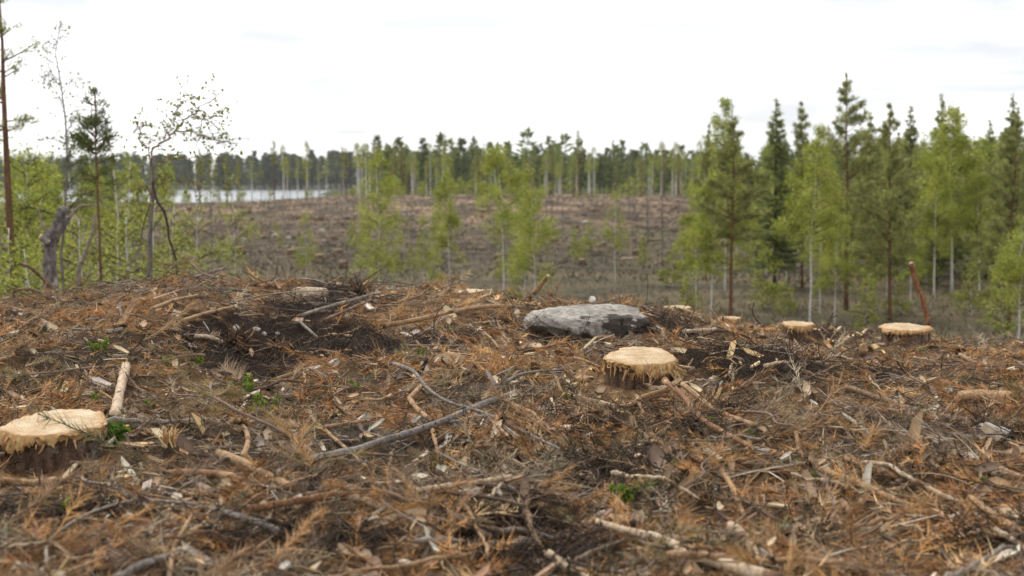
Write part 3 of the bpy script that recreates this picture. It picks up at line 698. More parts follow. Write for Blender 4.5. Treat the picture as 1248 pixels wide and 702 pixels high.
def snag():
    d = 17.0; o0 = at(62, 362, d); o0[2] = Hs(o0[0], d)-.05
    t = thing('tree_snag', 'gnarled grey broken birch trunk leaning among green bushes on the left', 'dead tree', o0)
    P = [np.zeros(3)]+[at(*p, d)-o0 for p in [(62, 345), (61, 315), (62, 298), (66, 285), (74, 272), (77, 260), (79, 252)]]
    a = Acc(); Q = catmull(P, 30); v, f = tube(Q, np.interp(np.linspace(0, 1, 30), [0, .3, .6, .75, .9, 1], [.095, .068, .078, .085, .072, .045]), 14, .22); a.add(v, f)
    tr = obj('trunk', a.me('snag_trunk', M['snag_bark'], True), t)
    a = Acc(); v, f = tube(catmull([at(*p, d-.05)-o0 for p in [(62, 298), (55, 292), (50, 289)]], 8), np.linspace(.05, .042, 8), 8, .1); a.add(v, f); obj('broken_limb', a.me('snag_stub', M['snag_bark'], True), t)
    a = Acc(); v, f = tube([at(50.5, 289, d-.06)-o0, at(48.5, 288, d-.07)-o0], [.04, .034], 8, .1); a.add(v, f); obj('broken_end', a.me('snag_stub_end', M['pale_wood']), t)
    a = Acc(); v, f = tube(catmull([at(*p, d)-o0 for p in [(77, 270), (86, 264), (94, 254), (104, 250), (118, 251)]], 12), np.linspace(.025, .012, 12), 6, .08); a.add(v, f)
    v, f = tube(catmull([at(*p, d)-o0 for p in [(60, 288), (52, 275), (48, 262), (49, 248)]], 9), np.linspace(.02, .006, 9), 5, .08); a.add(v, f); obj('limbs', a.me('snag_limbs', M['weathered'], True), t)['kind'] = 'stuff'
snag()
def dead_stem(label, pl, d, r, mat, name='dead_sapling'):
    o0 = at(*pl[0], d); o0[2] = Hs(o0[0], d)-.05; P = [np.zeros(3)]+[at(*p, d)-o0 for p in pl[1:]]
    a = Acc(); n = 5*len(pl); v, f = tube(catmull(P, n), np.linspace(r, r*.4, n), 7, .08); a.add(v, f)
    tag(obj(name, a.me(name, M[mat], True), loc=o0), label, 'dead tree')
dead_stem('pale crooked dead stem leaning right between the snag and the spindly pine', [(88, 365), (96, 335), (100, 320), (107, 300), (114, 280), (116, 262)], 17.5, .034, 'weathered')
dead_stem('white dead birch stem behind the bent birch, left of the lake', [(183, 360), (183, 320), (184, 260), (188, 190)], 19, .045, 'grey_trunk')

# ------------------------------------------------------------------ bog and clearing ground cover
def frustum_pts(n, y0, y1, rs_, wide=.50, pw=.5):
    y = np.sqrt(y0**2+(y1**2-y0**2)*rs_.rand(n)) if pw == .5 else y0*(y1/y0)**rs_.rand(n)
    return (rs_.rand(n)*2-1)*wide*y, y
def bog_grass():
    n = 42000; x, y = frustum_pts(n, 24, 95, rs, .62, 0); k = fbm(x*.35, y*.35, 73, 4) < .03+.12*rs.rand(n); x, y = x[k], y[k]; n = len(x)
    B = np.stack([x, y, H(x, y)], -1); D = unit(np.stack([rs.randn(n)*.6, rs.randn(n)*.6, np.ones(n)], -1))*(.14+.22*rs.rand(n))[:, None]
    v, q, i = spikes(B, D, .016+.018*rs.rand(n), rs)
    c = pal(n, [(.22, .185, .115), (.15, .13, .08), (.115, .105, .06), (.27, .235, .16)], [3, 4, 4, 1], .15, rs)
    A_ = Acc(); A_.add(v, [q], c[i]); tag(obj('bog_grass', A_.me('bog_grass', M['litter'])), 'dry olive and straw coloured grass covering the low bog', 'grass', kind='stuff')
bog_grass()
def slash(name, n, y0, y1, L0, r0, label, cols, w):
    x, y = frustum_pts(n, y0, y1, rs, .6, 0); a = rs.rand(n)*6.283; L = L0*(.3+rs.rand(n))
    S = np.stack([x, y, H(x, y)+.05], -1); D = unit(np.stack([np.cos(a), np.sin(a)*.6, .22*rs.randn(n)+.06], -1))
    v, q, i = many_tubes(S, D, L, r0*(.5+rs.rand(n))*(y/120)**.5, rs.randn(n, 3)*.12*L[:, None], 2, 3, .5, rs); c = pal(n, cols, w, .2, rs)
    A_ = Acc(); A_.add(v, [q], c[i]); tag(obj(name, A_.me(name, M['twig'])), label, 'brush', kind='stuff')
slash('cut_brush', 9000, 70, 285, 1.6, .028, 'grey and brown slash strewn over the far clearing', [(.26, .215, .17), (.16, .12, .09), (.40, .32, .23), (.09, .07, .055)], [3, 4, 2, 2])
slash('bog_brush', 2600, 40, 110, .9, .014, 'thin grey twigs sticking up from the bog floor', [(.16, .14, .11), (.09, .075, .055), (.24, .21, .17)], [3, 4, 1])
def heath_far():
    n = 16000; x, y = frustum_pts(n, 62, 280, rs, .6, 0); B = np.stack([x, y, H(x, y)], -1)
    D = unit(np.stack([rs.randn(n)*.7, rs.randn(n)*.7, np.ones(n)], -1))*((.2+.3*rs.rand(n))*(y/100)**.4)[:, None]
    v, q, i = spikes(B, D, .06*(y/90)**.7, rs); c = pal(n, [(.09, .076, .055), (.125, .10, .072), (.15, .11, .075), (.085, .09, .045)], [4, 3, 3, 1.5], .2, rs)
    A_ = Acc(); A_.add(v, [q], c[i]); tag(obj('heather', A_.me('heather', M['litter'])), 'dark low heather covering the slope of the far clearing', 'heather', kind='stuff')
heath_far()
# logs, root clods and pale stones on the far slope
def lying(px, py, length_px, w_px, ang, mat, label, group=None, name='fallen_log'):
    p = ground_at(px, py); d = p[1]; L = length_px/1733*d; r = max(.5*w_px/1733*d, .01)
    c_, s_ = math.cos(ang), math.sin(ang); n = 6; tt = np.linspace(-.5, .5, n)
    P = np.stack([p[0]+c_*L*tt, d+s_*L*tt, np.zeros(n)], -1); P[:, 2] = np.linspace(Hs(P[0, 0], P[0, 1]), Hs(P[-1, 0], P[-1, 1]), n)+r*.8
    a = Acc(); v, f = tube(P-p, np.linspace(r, r*.6, n), 6, .15); a.add(v, f)
    return tag(obj(name, a.me(name, M[mat], True), loc=p), label, 'log', group)
for px, py, L, w, a, m, lab in [
 (300, 301, 58, 3.2, .2, 'weathered', 'long pale log lying in the clearing below the lake'), (352, 296, 40, 3, -.25, 'weathered', 'pale log lying right of the long log below the lake'),
 (420, 296, 60, 3.5, .1, 'weathered', 'long grey log left of the wide-crowned birch'), (585, 310, 95, 3.5, -.05, 'weathered', 'long dark grey log crossing behind the straight slim birch'),
 (322, 308, 46, 3, .1, 'weathered', 'grey log just above the thin pale young birch'), (770, 317, 24, 4, .0, 'pale_wood', 'short pale log behind the mossy boulder'),
 (950, 302, 60, 3.5, .05, 'red_bark', 'reddish log lying on the ground far behind the pointed spruce'), (900, 330, 40, 3, .5, 'weathered', 'grey log lying among the trunks of the right-hand stand'),
 (250, 312, 40, 3.5, -.2, 'pale_wood', 'pale broken log beside the bent birch foot'), (690, 262, 50, 3, .1, 'weathered', 'pale log high on the far slope right of the central birches'),
 (275, 276, 40, 3, .3, 'weathered', 'pale log lying just below the lake shore')]:
    lying(px, py, L, w, a, m, lab)
for k in range(64):
    px = 200+rs.rand()*680; py = 250+rs.rand()*70
    lying(px, py, 8+rs.rand()*26, 1.6+rs.rand()*1.6, rs.randn()*.7, ['weathered', 'pale_wood', 'brown_bark', 'tan_wood'][rs.randint(4)], 'small loose log lying about the slope of the far clearing', 'small logs on the far clearing')

PILE = []
for k in range(4):
    rs_ = np.random.RandomState(700+k); n = 46; a_ = rs_.rand(n)*6.283
    v, q, i = many_tubes(rs_.randn(n, 3)*np.array([.5, .35, .10])+np.array([0, 0, .15]), unit(np.stack([np.cos(a_), np.sin(a_), .35*rs_.randn(n)+.1], -1)), .5+.9*rs_.rand(n), .014+.03*rs_.rand(n)**2, rs_.randn(n, 3)*.15, 3, 4, .5, rs_)
    a = Acc(); a.add(v, [q], pal(n, [(.26, .20, .15), (.15, .11, .08), (.40, .32, .23), (.08, .06, .045)], [3, 3, 1.5, 2], .15, rs_)[i]); PILE.append(a.me('brush_pile', M['twig']))
for k in range(70):
    px = 190+rs.rand()*720; py = 252+rs.rand()**1.3*72; p = ground_at(px, py); sc_ = (.5+.8*rs.rand())*(p[1]/110)**.5
    o = tag(obj('brush_pile', PILE[k % 4], loc=p, rot=(0, 0, rs.rand()*6.28)), 'low heap of cut branches on the slope of the far clearing', 'brush pile', 'brush piles on the far clearing'); o.scale = (sc_, sc_, sc_)
def far_stump_mesh():
    a = Acc(); v, f = tube(np.array([(0, 0, -.1), (0, 0, .15), (0, 0, .3)]), [.24, .19, .18], 10, .08); a.add(v, f); b = Acc(); v, f = tube(np.array([(0, 0, .302), (0, 0, .312)]), [.175, .17], 10, .05); b.add(v, f, (.15, .15, .15))
    return a.me('far_stump_bark', M['stump_bark'], True), b.me('far_stump_face', M['cut'])
FS = far_stump_mesh()
for k in range(44):
    px = 190+rs.rand()*720; py = 252+rs.rand()*76; p = ground_at(px, py); t = thing('tree_stump', 'small pale topped stump far off on the slope of the clearing', 'stump', p, 'stumps far off on the clearing', sc=.8+.9*rs.rand())
    obj('bark', FS[0], t); obj('cut_face', FS[1], t)
def rock_mesh(name, rx, ry, rz, seed, mat, sub=4, rough=.22, flat=0.0, sq=1.0):
    import bmesh
    rs_ = np.random.RandomState(seed); bm = bmesh.new(); bmesh.ops.create_icosphere(bm, subdivisions=sub, radius=1)
    V = np.array([v.co[:] for v in bm.verts]); F = np.array([[v.index for v in f.verts] for f in bm.faces]); bm.free()
    if sub >= 5: V = V*(1+.16*fbm(V[:, 0]*9+V[:, 2]*7, V[:, 1]*11-V[:, 2]*5, seed+9, 4)+.05*np.abs(fbm(V[:, 0]*5-V[:, 2]*6, V[:, 1]*5+3, seed+4, 2)))[:, None]
    V = np.sign(V)*np.abs(V)**sq
    nz = .6*fbm(V[:, 0]*4.1+V[:, 2]*2.2, V[:, 1]*4.1+seed-V[:, 2]*2, seed+3, 3)+fbm(V[:, 0]*1.3+V[:, 2]*.9+seed, V[:, 1]*1.3-V[:, 2]*.7, seed, 4)*2
    for k in range(7):                                                     # planar facets
        nrm = unit(rs_.randn(3)); dd = .62+.25*rs_.rand(); s = V@nrm; V = V - np.maximum(s-dd, 0)[:, None]*nrm*.85
    V = V*(1+rough*nz)[:, None]
    if flat: V[:, 2] = np.where(V[:, 2] > 1-flat, 1-flat+(V[:, 2]-1+flat)*.35, V[:, 2])
    return mesh(name, V*np.array([rx, ry, rz]), [F], mat, None, True)
for k in range(26):
    px = 220+rs.rand()*640; py = 256+rs.rand()*64; p = ground_at(px, py); w = (2.5+rs.rand()*4)/1733*p[1]
    tag(obj('root_clod' if k % 3 else 'field_stone', rock_mesh('clod', w, w*.8, w*.55, 300+k, M['brown_bark'] if k % 3 else M['pale_rock'], 2), loc=p+np.array([0, 0, w*.2])),
        'small brown root clod on the slope of the far clearing' if k % 3 else 'small pale stone on the slope of the far clearing', 'clod' if k % 3 else 'stone', 'root clods on the far clearing' if k % 3 else 'stones on the far clearing')

# ------------------------------------------------------------------ stumps
def stump(px, py, w, d, label, seed, tilt=.10, fringe=260, flare=.18, side_cut=0.0, barkmat='stump_bark', fl=.07, sink=.06, lean=0.0, front=1.0, tr=0.0, hang=-1.57, slivers=0):
    rs_ = np.random.RandomState(seed); c = at(px, py, d); r = .5*w/1733*d
    g = Hs(c[0], c[1]-r*.7); zt = c[2]-g; root = thing('tree_stump', label, 'stump', (c[0], c[1], g))
    k = 72; a = np.arange(k)*2*math.pi/k
    lobes = 1+.05*np.sin(a*3+rs_.rand()*6)+.035*np.sin(a*5+rs_.rand()*6)
    plate = .09*np.abs(np.sin(a*9+2*np.sin(a*2+seed)+rs_.rand()*6))**.6+.02*rs_.randn(k)
    roots = np.clip(np.cos(a*4+rs_.rand()*6), 0, 1)**2
    def topz(x, y): return zt + tilt*y + tr*x
    nr = 12; V = []
    for i in range(nr):
        u = i/(nr-1); rr = r*(lobes*(.93+.05*u*0)+plate*(.6+.6*rs_.rand(k)*.5)-.03) + r*(flare*(.35+roots))*(1-u)**2.2
        x = rr*np.cos(a); y = rr*np.sin(a); z0 = -sink-.03; z = z0 + (topz(x, y)-.006-z0)*u + lean*0
        V.append(np.stack([x, y, z], -1))
    V = np.concatenate(V); i = np.arange(nr-1)[:, None]*k; j = np.arange(k)[None]; j2 = (j+1) % k
    bk = Acc(); bk.add(V, [np.stack([i+j, i+j2, i+k+j2, i+k+j], -1).reshape(-1, 4)]); obj('bark', bk.me('stump_bark', M[barkmat]), root)
    # sawn face: rings of vertices, a rough surface and a slightly overhanging ragged rim
    m = 16; VV = [np.array([[0, 0, topz(0, 0)]])]; cc = [np.zeros((1, 3))]
    for q in range(1, m+1):
        u = q/m; rag = (1+.025*rs_.randn(k)*(q >= m-1)); rr = r*lobes*1.0*u*rag
        x = rr*np.cos(a); y = rr*np.sin(a); z = topz(x, y)+.002*rs_.randn(k)*(u > .2) + .012*r*np.sin(y/r*9+x*4) - .02*r*(u > .97)
        VV.append(np.stack([x, y, z], -1)); cc.append(np.repeat(np.clip((u-.80)/.28+.12*rs_.randn(k), 0, 1)[:, None]*.75, 3, 1))
    x = r*lobes*.97*np.cos(a); y = r*lobes*.97*np.sin(a); VV.append(np.stack([x, y, topz(x, y)-.022-.02*rs_.rand(k)], -1)); cc.append(np.full((k, 3), .9))
    VV = np.concatenate(VV); jj = np.arange(k); j2 = (jj+1) % k
    F3 = np.stack([np.zeros(k, int), 1+jj, 1+j2], -1); i = np.arange(m)[:, None]*k+1
    ct = Acc(); ct.add(VV, [F3, np.stack([i+jj, i+k+jj, i+k+j2, i+j2], -1).reshape(-1, 4)], np.concatenate(cc)); obj('cut_face', ct.me('stump_face', M['cut'], True), root)
    if fringe:
        # torn fibre collar: a ragged sheet hanging from the rim, longest where the wood pulled out, with loose slivers
        kk = 220; an = np.arange(kk)*2*math.pi/kk; lb = np.interp(an, np.r_[a, 6.2832], np.r_[lobes, lobes[0]])
        fr = .25+.75*np.clip(np.cos(an-hang), 0, 1)**.7
        low = np.clip(fbm(np.cos(an)*2.1+seed, np.sin(an)*2.1, seed, 3)*2.6+.45, 0, 1)
        Ln = fl*(.10+1.1*low*fr)*(.72+.45*rs_.rand(kk)); VV = []; CC = []
        cw = pal(kk, [(.42, .24, .09), (.50, .33, .145), (.28, .14, .055), (.56, .41, .23)], [4, 3, 3, 1], .10, rs_); cw = (cw+np.roll(cw, 1, 0))/2
        for q, f in enumerate((0, .25, .55, .8, 1.0)):
            rr = r*lb*(.985+.05*math.sin(f*2.6))+.006*rs_.randn(kk)*f+.010*low*f; x = rr*np.cos(an+.02*rs_.randn(kk)*f); y = rr*np.sin(an)
            VV.append(np.stack([x, y, topz(x, y)-.004-Ln*f], -1)); CC.append(cw*(1.12-.25*f))
        jj = np.arange(kk); j2 = (jj+1) % kk; i_ = np.arange(4)[:, None]*kk
        fa = Acc(); fa.add(np.concatenate(VV), [np.stack([i_+jj, i_+kk+jj, i_+kk+j2, i_+j2], -1).reshape(-1, 4)], np.clip(np.concatenate(CC), 0, .9))
        ang = hang+front*rs_.randn(fringe)*.9; lb = np.interp(np.mod(ang, 6.283), np.r_[a, 6.2832], np.r_[lobes, lobes[0]]); rr = r*lb*(.98+.05*rs_.rand(fringe)); B = np.stack([rr*np.cos(ang), rr*np.sin(ang), np.zeros(fringe)], -1); B[:, 2] = topz(B[:, 0], B[:, 1])-.012-.5*fl*rs_.rand(fringe)
        D = unit(np.stack([np.cos(ang)*.25, np.sin(ang)*.25, np.full(fringe, -1.0)], -1)+.22*rs_.randn(fringe, 3)); v, q, ii = many_tubes(B, D, fl*(.15+.6*rs_.rand(fringe)**2), .003+.005*rs_.rand(fringe), rs_.randn(fringe, 3)*.008, 2, 4, .2, rs_)
        fa.add(v, [q], pal(fringe, [(.46, .28, .12), (.56, .39, .19), (.34, .19, .08)], [4, 3, 2], .12, rs_)[ii]); obj('splinter_fringe', fa.me('stump_fringe', M['fibre']), root)['kind'] = 'stuff'
    for kq in range(slivers):
        an_ = -.55+.28*rs_.randn(); b0 = np.array([r*1.0*math.cos(an_), r*1.0*math.sin(an_), topz(r, 0)-.03-.05*rs_.rand()]); e0 = b0+np.array([.03+.03*rs_.rand(), -.03*rs_.rand(), -.05-.07*rs_.rand()])
        v, f = tube(catmull([b0, (b0+e0)/2+np.array([.012, 0, 0]), e0], 6), np.linspace(.012, .004, 6), 4, .15, rs_); b = Acc(); b.add(v, f, pal(1, [(.52, .36, .17)], [1], .2, rs_)[0]); obj('splinter', b.me('splinter', M['fibre']), root)
    return root
S1 = stump(67, 514, 124, 5.3, 'largest near stump with a pale sawn top at the left edge, dark flaking bark', 101, .09, 40, .08, fl=.055, tr=.03, hang=-1.7)
S2 = stump(781, 433, 84, 7.3, 'shaggy stump in the centre right, yellow torn fibres hanging round its pale top', 102, .14, 130, .14, fl=.080, front=1.3, slivers=9)
S3 = stump(1103, 398, 60, 10.0, 'wide stump at the right with a smooth pale top, beside an upright broken stick', 103, .05, 12, .25, fl=.032, front=.6, hang=-2.3)
S4 = stump(972, 394, 36, 10.9, 'small shaggy stump in front of the twin white birch stems', 104, .07, 60, .25, fl=.045)
S5 = stump(889, 387, 26, 11.6, 'smallest greyish stump with a torn side between two shaggy ones', 105, .03, 30, .2, barkmat='snag_bark', fl=.08)
S6 = stump(826, 374, 32, 12.0, 'low cut stump behind the split slab right of the mossy boulder', 106, .03, 20, .2, fl=.06)
S7 = stump(572, 354, 44, 10.8, 'low mossy stump mound on the ridge with a torn pale wooden edge', 107, .02, 40, .5, fl=.06, front=1.2)
def splinter_stub(px, top, base, w, label, seed, mat='dark_bark', d=None, n=40, fan=.5):
    g = ground_at(px, base); d = d or g[1]; c = at(px, top, d); gz = Hs(c[0], d); h = max(c[2]-gz, .05); r = .5*w/1733*d; rs_ = np.random.RandomState(seed)
    root = thing('broken_stub', label, 'stub', (c[0], d, gz))
    a = Acc(); v, f = tube(catmull([(0, 0, -.06), (.01, 0, h*.3), (0, .0, h*.6)], 7), np.linspace(r*.9, r*.8, 7), 9, .12, rs_); a.add(v, f); obj('bark', a.me('stub_bark', M[mat], True), root)
    B = np.stack([rs_.randn(n)*r*.35, rs_.randn(n)*r*.35, np.full(n, h*.5)], -1); D = unit(np.stack([rs_.randn(n)*fan, rs_.randn(n)*fan, np.ones(n)], -1))*(h*(.25+.35*rs_.rand(n)))[:, None]
    v, q, i = many_tubes(B, unit(D), np.linalg.norm(D, axis=1), r*(.10+.14*rs_.rand(n)), rs_.randn(n, 3)*.01, 2, 4, .3, rs_); a = Acc(); a.add(v, [q], pal(n, [(.48, .30, .14), (.60, .44, .25), (.36, .20, .09)], [3, 2, 2], .12, rs_)[i])
    obj('splinters', a.me('stub_splinters', M['fibre']), root)
splinter_stub(205, 520, 568, 22, 'small broken stub with a frayed fan of splinters right of the largest stump', 111)
splinter_stub(1167, 409, 423, 9, 'tiny broken tan stub on the ridge near the right edge', 112, 'tan_wood', 11.0, 20)
splinter_stub(457, 347, 362, 8, 'short sawn orange peg standing on the ridge beside the white stone', 113, 'tan_wood', 11.0, 10, .1)

# ------------------------------------------------------------------ rocks and log chunks
def rock(px, py, w, h, label, seed, mat='pale_rock', name='field_stone', d=None, dep=.8, up=.35, sub=3, flat=0.0, rough=.22, sq=1.0):
    g = ground_at(px, py+h*.3); d = d or g[1]; rx = .5*w/1733*d; rz = .5*h/1733*d*1.15; gz = Hs(g[0], d)
    x = at(px, py, d)[0]; zc = at(px, py, d)[2]
    return tag(obj(name, rock_mesh(name, rx, rx*dep, rz, seed, M[mat], sub, rough, flat, sq), loc=(x, d+.1*rx, zc), rot=(0, 0, 0)), label, 'rock')
bo = rock(736, 402, 178, 45, 'broad flat granite boulder with dark moss patches behind the shaggy stump', 201, 'rock', 'boulder', d=9.4, dep=.5, sub=6, rough=.20, sq=.55)
def moss():
    me = bo.data; P = np.empty(len(me.vertices)*3, np.float32); me.vertices.foreach_get('co', P); P = P.reshape(-1, 3); Nn = np.empty(len(P)*3, np.float32); me.vertices.foreach_get('normal', Nn); Nn = Nn.reshape(-1, 3)
    hz = np.abs(P[:, 2]).max(); m = fbm(P[:, 0]*5, P[:, 2]*9+P[:, 1]*3, 121, 3)+.25*(-P[:, 2]/hz)+.1*(P[:, 0] > .1); k = np.nonzero((m > .10) & (Nn[:, 2] < .75))[0]; k = R.choice(k, min(len(k), 5200), replace=False)
    D = unit(Nn[k]+.6*R.randn(len(k), 3))*(.008+.014*R.rand(len(k)))[:, None]; v, q, i = spikes(P[k], D, .005, R); a = Acc(); a.add(v, [q], pal(len(k), [(.045, .036, .024), (.07, .055, .034), (.10, .11, .035)], [5, 4, .6], .2, R)[i])
    obj('moss', a.me('boulder_moss', M['litter']), bo)['kind'] = 'stuff'
moss()
rock(1204, 527, 52, 22, 'pale rounded stone at the end of the long brown branch near the right edge', 202)
rock(443, 355, 13, 12, 'white stone standing on the ridge left of the orange peg', 203, 'white_rock', d=10.8)
rock(722, 365, 9, 8, 'small white stone on top of the flat boulder', 204, 'white_rock', d=9.7)
for k, (px, py, w, h, lab) in enumerate([(286, 402, 14, 11, 'rounded pale stone beside the crooked white branch'), (312, 402, 12, 6, 'flat pale stone above the dark hollow'), (322, 407, 8, 5, 'small cream pebble right of the flat pale stone'),
        (270, 524, 18, 9, 'pinkish grey stone right of the splintered stub'), (338, 407, 7, 5, 'tiny grey pebble at the top edge of the dark hollow'), (475, 588, 9, 6, 'small grey pebble below the grey branch'), (512, 514, 26, 14, 'rough grey stone half under the big grey branch'),
        (108, 697, 22, 16, 'blurred grey stone at the bottom edge left'), (472, 640, 11, 6, 'small pale pebble in the bottom centre'), (664, 690, 10, 5, 'little pale stone low in the middle')]):
    rock(px, py, w, h, lab, 220+k, 'pale_rock')
def log_end(px, py, rad_px, d, dirv, L, label, bark, name='cut_log', half=False):
    c = at(px, py, d); r = rad_px/1733*d; dv = unit(np.array(dirv, float)); root = thing(name, label, 'log', c)
    P = np.array([dv*0, dv*L*.33, dv*L*.66, dv*L]); a = Acc(); v, f = tube(P, [r, r*1.03, r, r*.97], 20, .05); a.add(v, f); obj('bark', a.me('log_bark', M[bark], True), root)
    k = 24; an = np.arange(k)*2*math.pi/k; U = unit(np.cross(dv, (0, 0, 1.))); Wv = np.cross(dv, U); V = [np.zeros((1, 3))]; cc = [np.zeros((1, 3))]
    for q in range(1, 7):
        rr = r*q/6*.99; V.append((np.cos(an)[:, None]*U+np.sin(an)[:, None]*Wv)*rr); cc.append(np.full((k, 3), .6*(q == 6)+.05*(q == 5)))
    V = np.concatenate(V); j = np.arange(k); j2 = (j+1) % k; i = np.arange(5)[:, None]*k+1
    # the face mesh lies in its own axes so that the rings run round the pith
    Vl = np.stack([V@U, V@Wv, V@dv], -1); a = Acc(); a.add(Vl, [np.stack([np.zeros(k, int), 1+j, 1+j2], -1), np.stack([i+j, i+k+j, i+k+j2, i+j2], -1).reshape(-1, 4)], np.concatenate(cc))
    fo = obj('cut_face', a.me('log_face', M['cut'], True), root)
    from mathutils import Matrix
    mt = Matrix(((U[0], Wv[0], dv[0], -dv[0]*.004), (U[1], Wv[1], dv[1], -dv[1]*.004), (U[2], Wv[2], dv[2], -dv[2]*.004), (0, 0, 0, 1))); fo.matrix_local = mt
log_end(361, 361, 11, 10.2, (.75, .62, -.05), .24, 'round log end with visible rings lying on the ridge', 'pale_wood')
log_end(348, 363, 8, 10.3, (-.5, .8, 0), .2, 'orange brown log chunk lying left of the round log end', 'red_bark')
log_end(540, 449, 19, 7.7, (.55, .8, -.1), .2, 'half buried orange log chunk between the grey branch and the shaggy stump', 'tan_wood')

# ------------------------------------------------------------------ hero branches
def branch(label, pts, w0, w1, mat, name='branch', lift=.9, depths=None, twigs=(), wob=.10, cut=None, flat=1.0):
    G = np.array([ground_at(*p) for p in pts]); m = len(pts)
    if depths is None:
        s = np.r_[0, np.cumsum(np.hypot(*np.diff(np.array(pts, float), axis=0).T))]; s /= s[-1]
        cf = np.polyfit(s, G[:, 1], 1 if m < 5 else 2); dd = np.polyval(cf, s)
    else: dd = np.broadcast_to(np.array(depths, float), (m,))
    P = np.array([at(*p, d) for p, d in zip(pts, dd)])
    rr = .5*np.linspace(w0, w1, m)/1733*dd
    if depths is None:
        # a stiff branch rests on the bumps it crosses: bring it nearer until it clears them, then let it settle
        T_ = np.linspace(0, m-1, 4*m); eye = np.array((0, 0, CZ)); P0 = P.copy()
        for kf in np.arange(1.0, .925, -.004):
            P = eye+(P0-eye)*kf; q_ = np.stack([np.interp(T_, np.arange(m), P[:, c]) for c in range(3)], -1)
            if (q_[:, 2]-H(q_[:, 0], q_[:, 1])).min() > rr.mean()*lift+.022: break
        hz = H(P[:, 0], P[:, 1]); P[:, 2] = np.maximum(P[:, 2], hz+rr*lift+.02)
    n = max(10, 5*m); Q = catmull(P, n); c0 = Q.mean(0); rad = np.interp(np.linspace(0, 1, n), np.linspace(0, 1, m), rr)*(1+.08*R.randn(n))
    v, f = tube(Q-c0, rad, 9, wob); a = Acc(); a.add(v, f)
    side = []
    if twigs or cut:
        root = thing(name, label, 'branch', c0); obj('bark', a.me(name, M[mat], True), root)
        for tw in twigs:
            d0 = np.interp(tw[0][0], sorted([p[0] for p in pts]), dd[np.argsort([p[0] for p in pts])]); TP = np.array([at(*p, d0-.03*k) for k, p in enumerate(tw)])-c0
            if depths is None: TP[:, 2] = np.maximum(TP[:, 2], H(TP[:, 0]+c0[0], TP[:, 1]+c0[1])-c0[2]+.01)
            b = Acc(); v, f = tube(catmull(TP, 10), np.linspace(rr.mean()*.6, rr.mean()*.22, 10), 6, .1); b.add(v, f); obj('side_twig', b.me('side_twig', M[mat], True), root)
        for e in (cut or ()):
            i0, i1 = (0, 1) if e == 0 else (-1, -2); ax = unit(Q[i0]-Q[i1]); b = Acc(); v, f = tube(np.array([Q[i0]-c0-ax*.002, Q[i0]-c0+ax*rad[i0]*.35]), [rad[i0]*.96, rad[i0]*.55], 9, .35); b.add(v, f); obj('broken_end', b.me('broken_end', M['pale_wood']), root)
        return root
    return tag(obj(name, a.me(name, M[mat], True), loc=c0), label, 'branch')
branch('long thick grey branch rising to the right in the middle of the foreground', [(333, 581), (360, 570), (393, 556), (430, 549), (470, 536), (513, 523), (560, 505), (595, 490), (630, 479)], 9, 8, 'grey_bark', twigs=[[(600, 488), (618, 482), (638, 474)]], cut=[1], lift=1.2)
branch('long thin dark branch running below the thick grey one', [(233, 553), (300, 563), (400, 581), (470, 592), (540, 600), (600, 607), (640, 617)], 4.5, 4, 'dark_bark', lift=1.5)
branch('pale peeled stick lying on the grey sand below the thick grey branch', [(508, 598), (545, 592), (585, 587), (624, 580)], 7, 5, 'pale_wood', lift=2.5)
branch('purplish crooked twig left of the orange log chunk', [(480, 443), (503, 452), (515, 466), (522, 474), (545, 489), (590, 503), (640, 527), (682, 547)], 5, 3, 'grey_bark', twigs=[[(505, 455), (524, 440), (538, 416), (544, 403)], [(516, 440), (524, 425), (528, 402)]], lift=1.3)
branch('bent tan stick standing out of the ground above the thick grey branch', [(513, 471), (501, 483), (500, 487), (511, 501), (524, 511)], 6, 6, 'tan_wood')
branch('short tan stick poking out under the thick grey branch', [(527, 524), (531, 540), (536, 558)], 5, 4.5, 'tan_wood')
branch('long tan branch lying along the ridge below the low mossy stump', [(466, 397), (490, 393), (516, 388), (549, 380), (599, 373), (646, 375)], 6, 4, 'tan_wood')
branch('thin grey branch crossing above the long tan ridge branch', [(455, 402), (500, 391), (535, 384), (562, 376)], 3.5, 2, 'brown_bark')
branch('stout broken stick jutting up right of the low mossy stump', [(644, 364), (655, 352), (668, 336)], 6, 5, 'tan_wood', depths=[10.6, 10.6, 10.5], cut=[1])
branch('short pale stick standing against the peat below the flat boulder', [(808, 400), (810, 412), (811, 421)], 5, 4, 'pale_wood', depths=[8.6, 8.55, 8.5])
branch('thin dark upright twig on the slope left of the ridge branch', [(516, 440), (527, 412), (531, 385), (545, 368)], 2, 1.3, 'dark_bark', depths=[8.2, 8.3, 8.4, 8.5])
branch('tan root running left from the foot of the shaggy stump', [(689, 490), (729, 492), (763, 495), (786, 483), (816, 474)], 4.5, 6, 'tan_wood', lift=1.0)
branch('second tan root curving below the shaggy stump', [(763, 495), (793, 484), (806, 481), (822, 482)], 5, 5, 'tan_wood', lift=1.6)
branch('short tan root spur pointing down below the shaggy stump', [(776, 482), (779, 492), (785, 505)], 4.5, 4, 'tan_wood', lift=1.6)
branch('reddish branch with a pale tip running down right from the shaggy stump', [(810, 464), (832, 482), (853, 509), (886, 529), (918, 546)], 7, 6, 'red_bark', lift=1.2, cut=[1])
branch('tan stick running right from the shaggy stump above the reddish one', [(832, 468), (850, 483), (868, 497), (892, 508), (918, 517)], 6, 5, 'tan_wood')
branch('dark short twig beside the tan sticks at the shaggy stump', [(866, 492), (872, 478), (876, 468)], 4, 2, 'dark_bark', depths=[6.6, 6.6, 6.6])
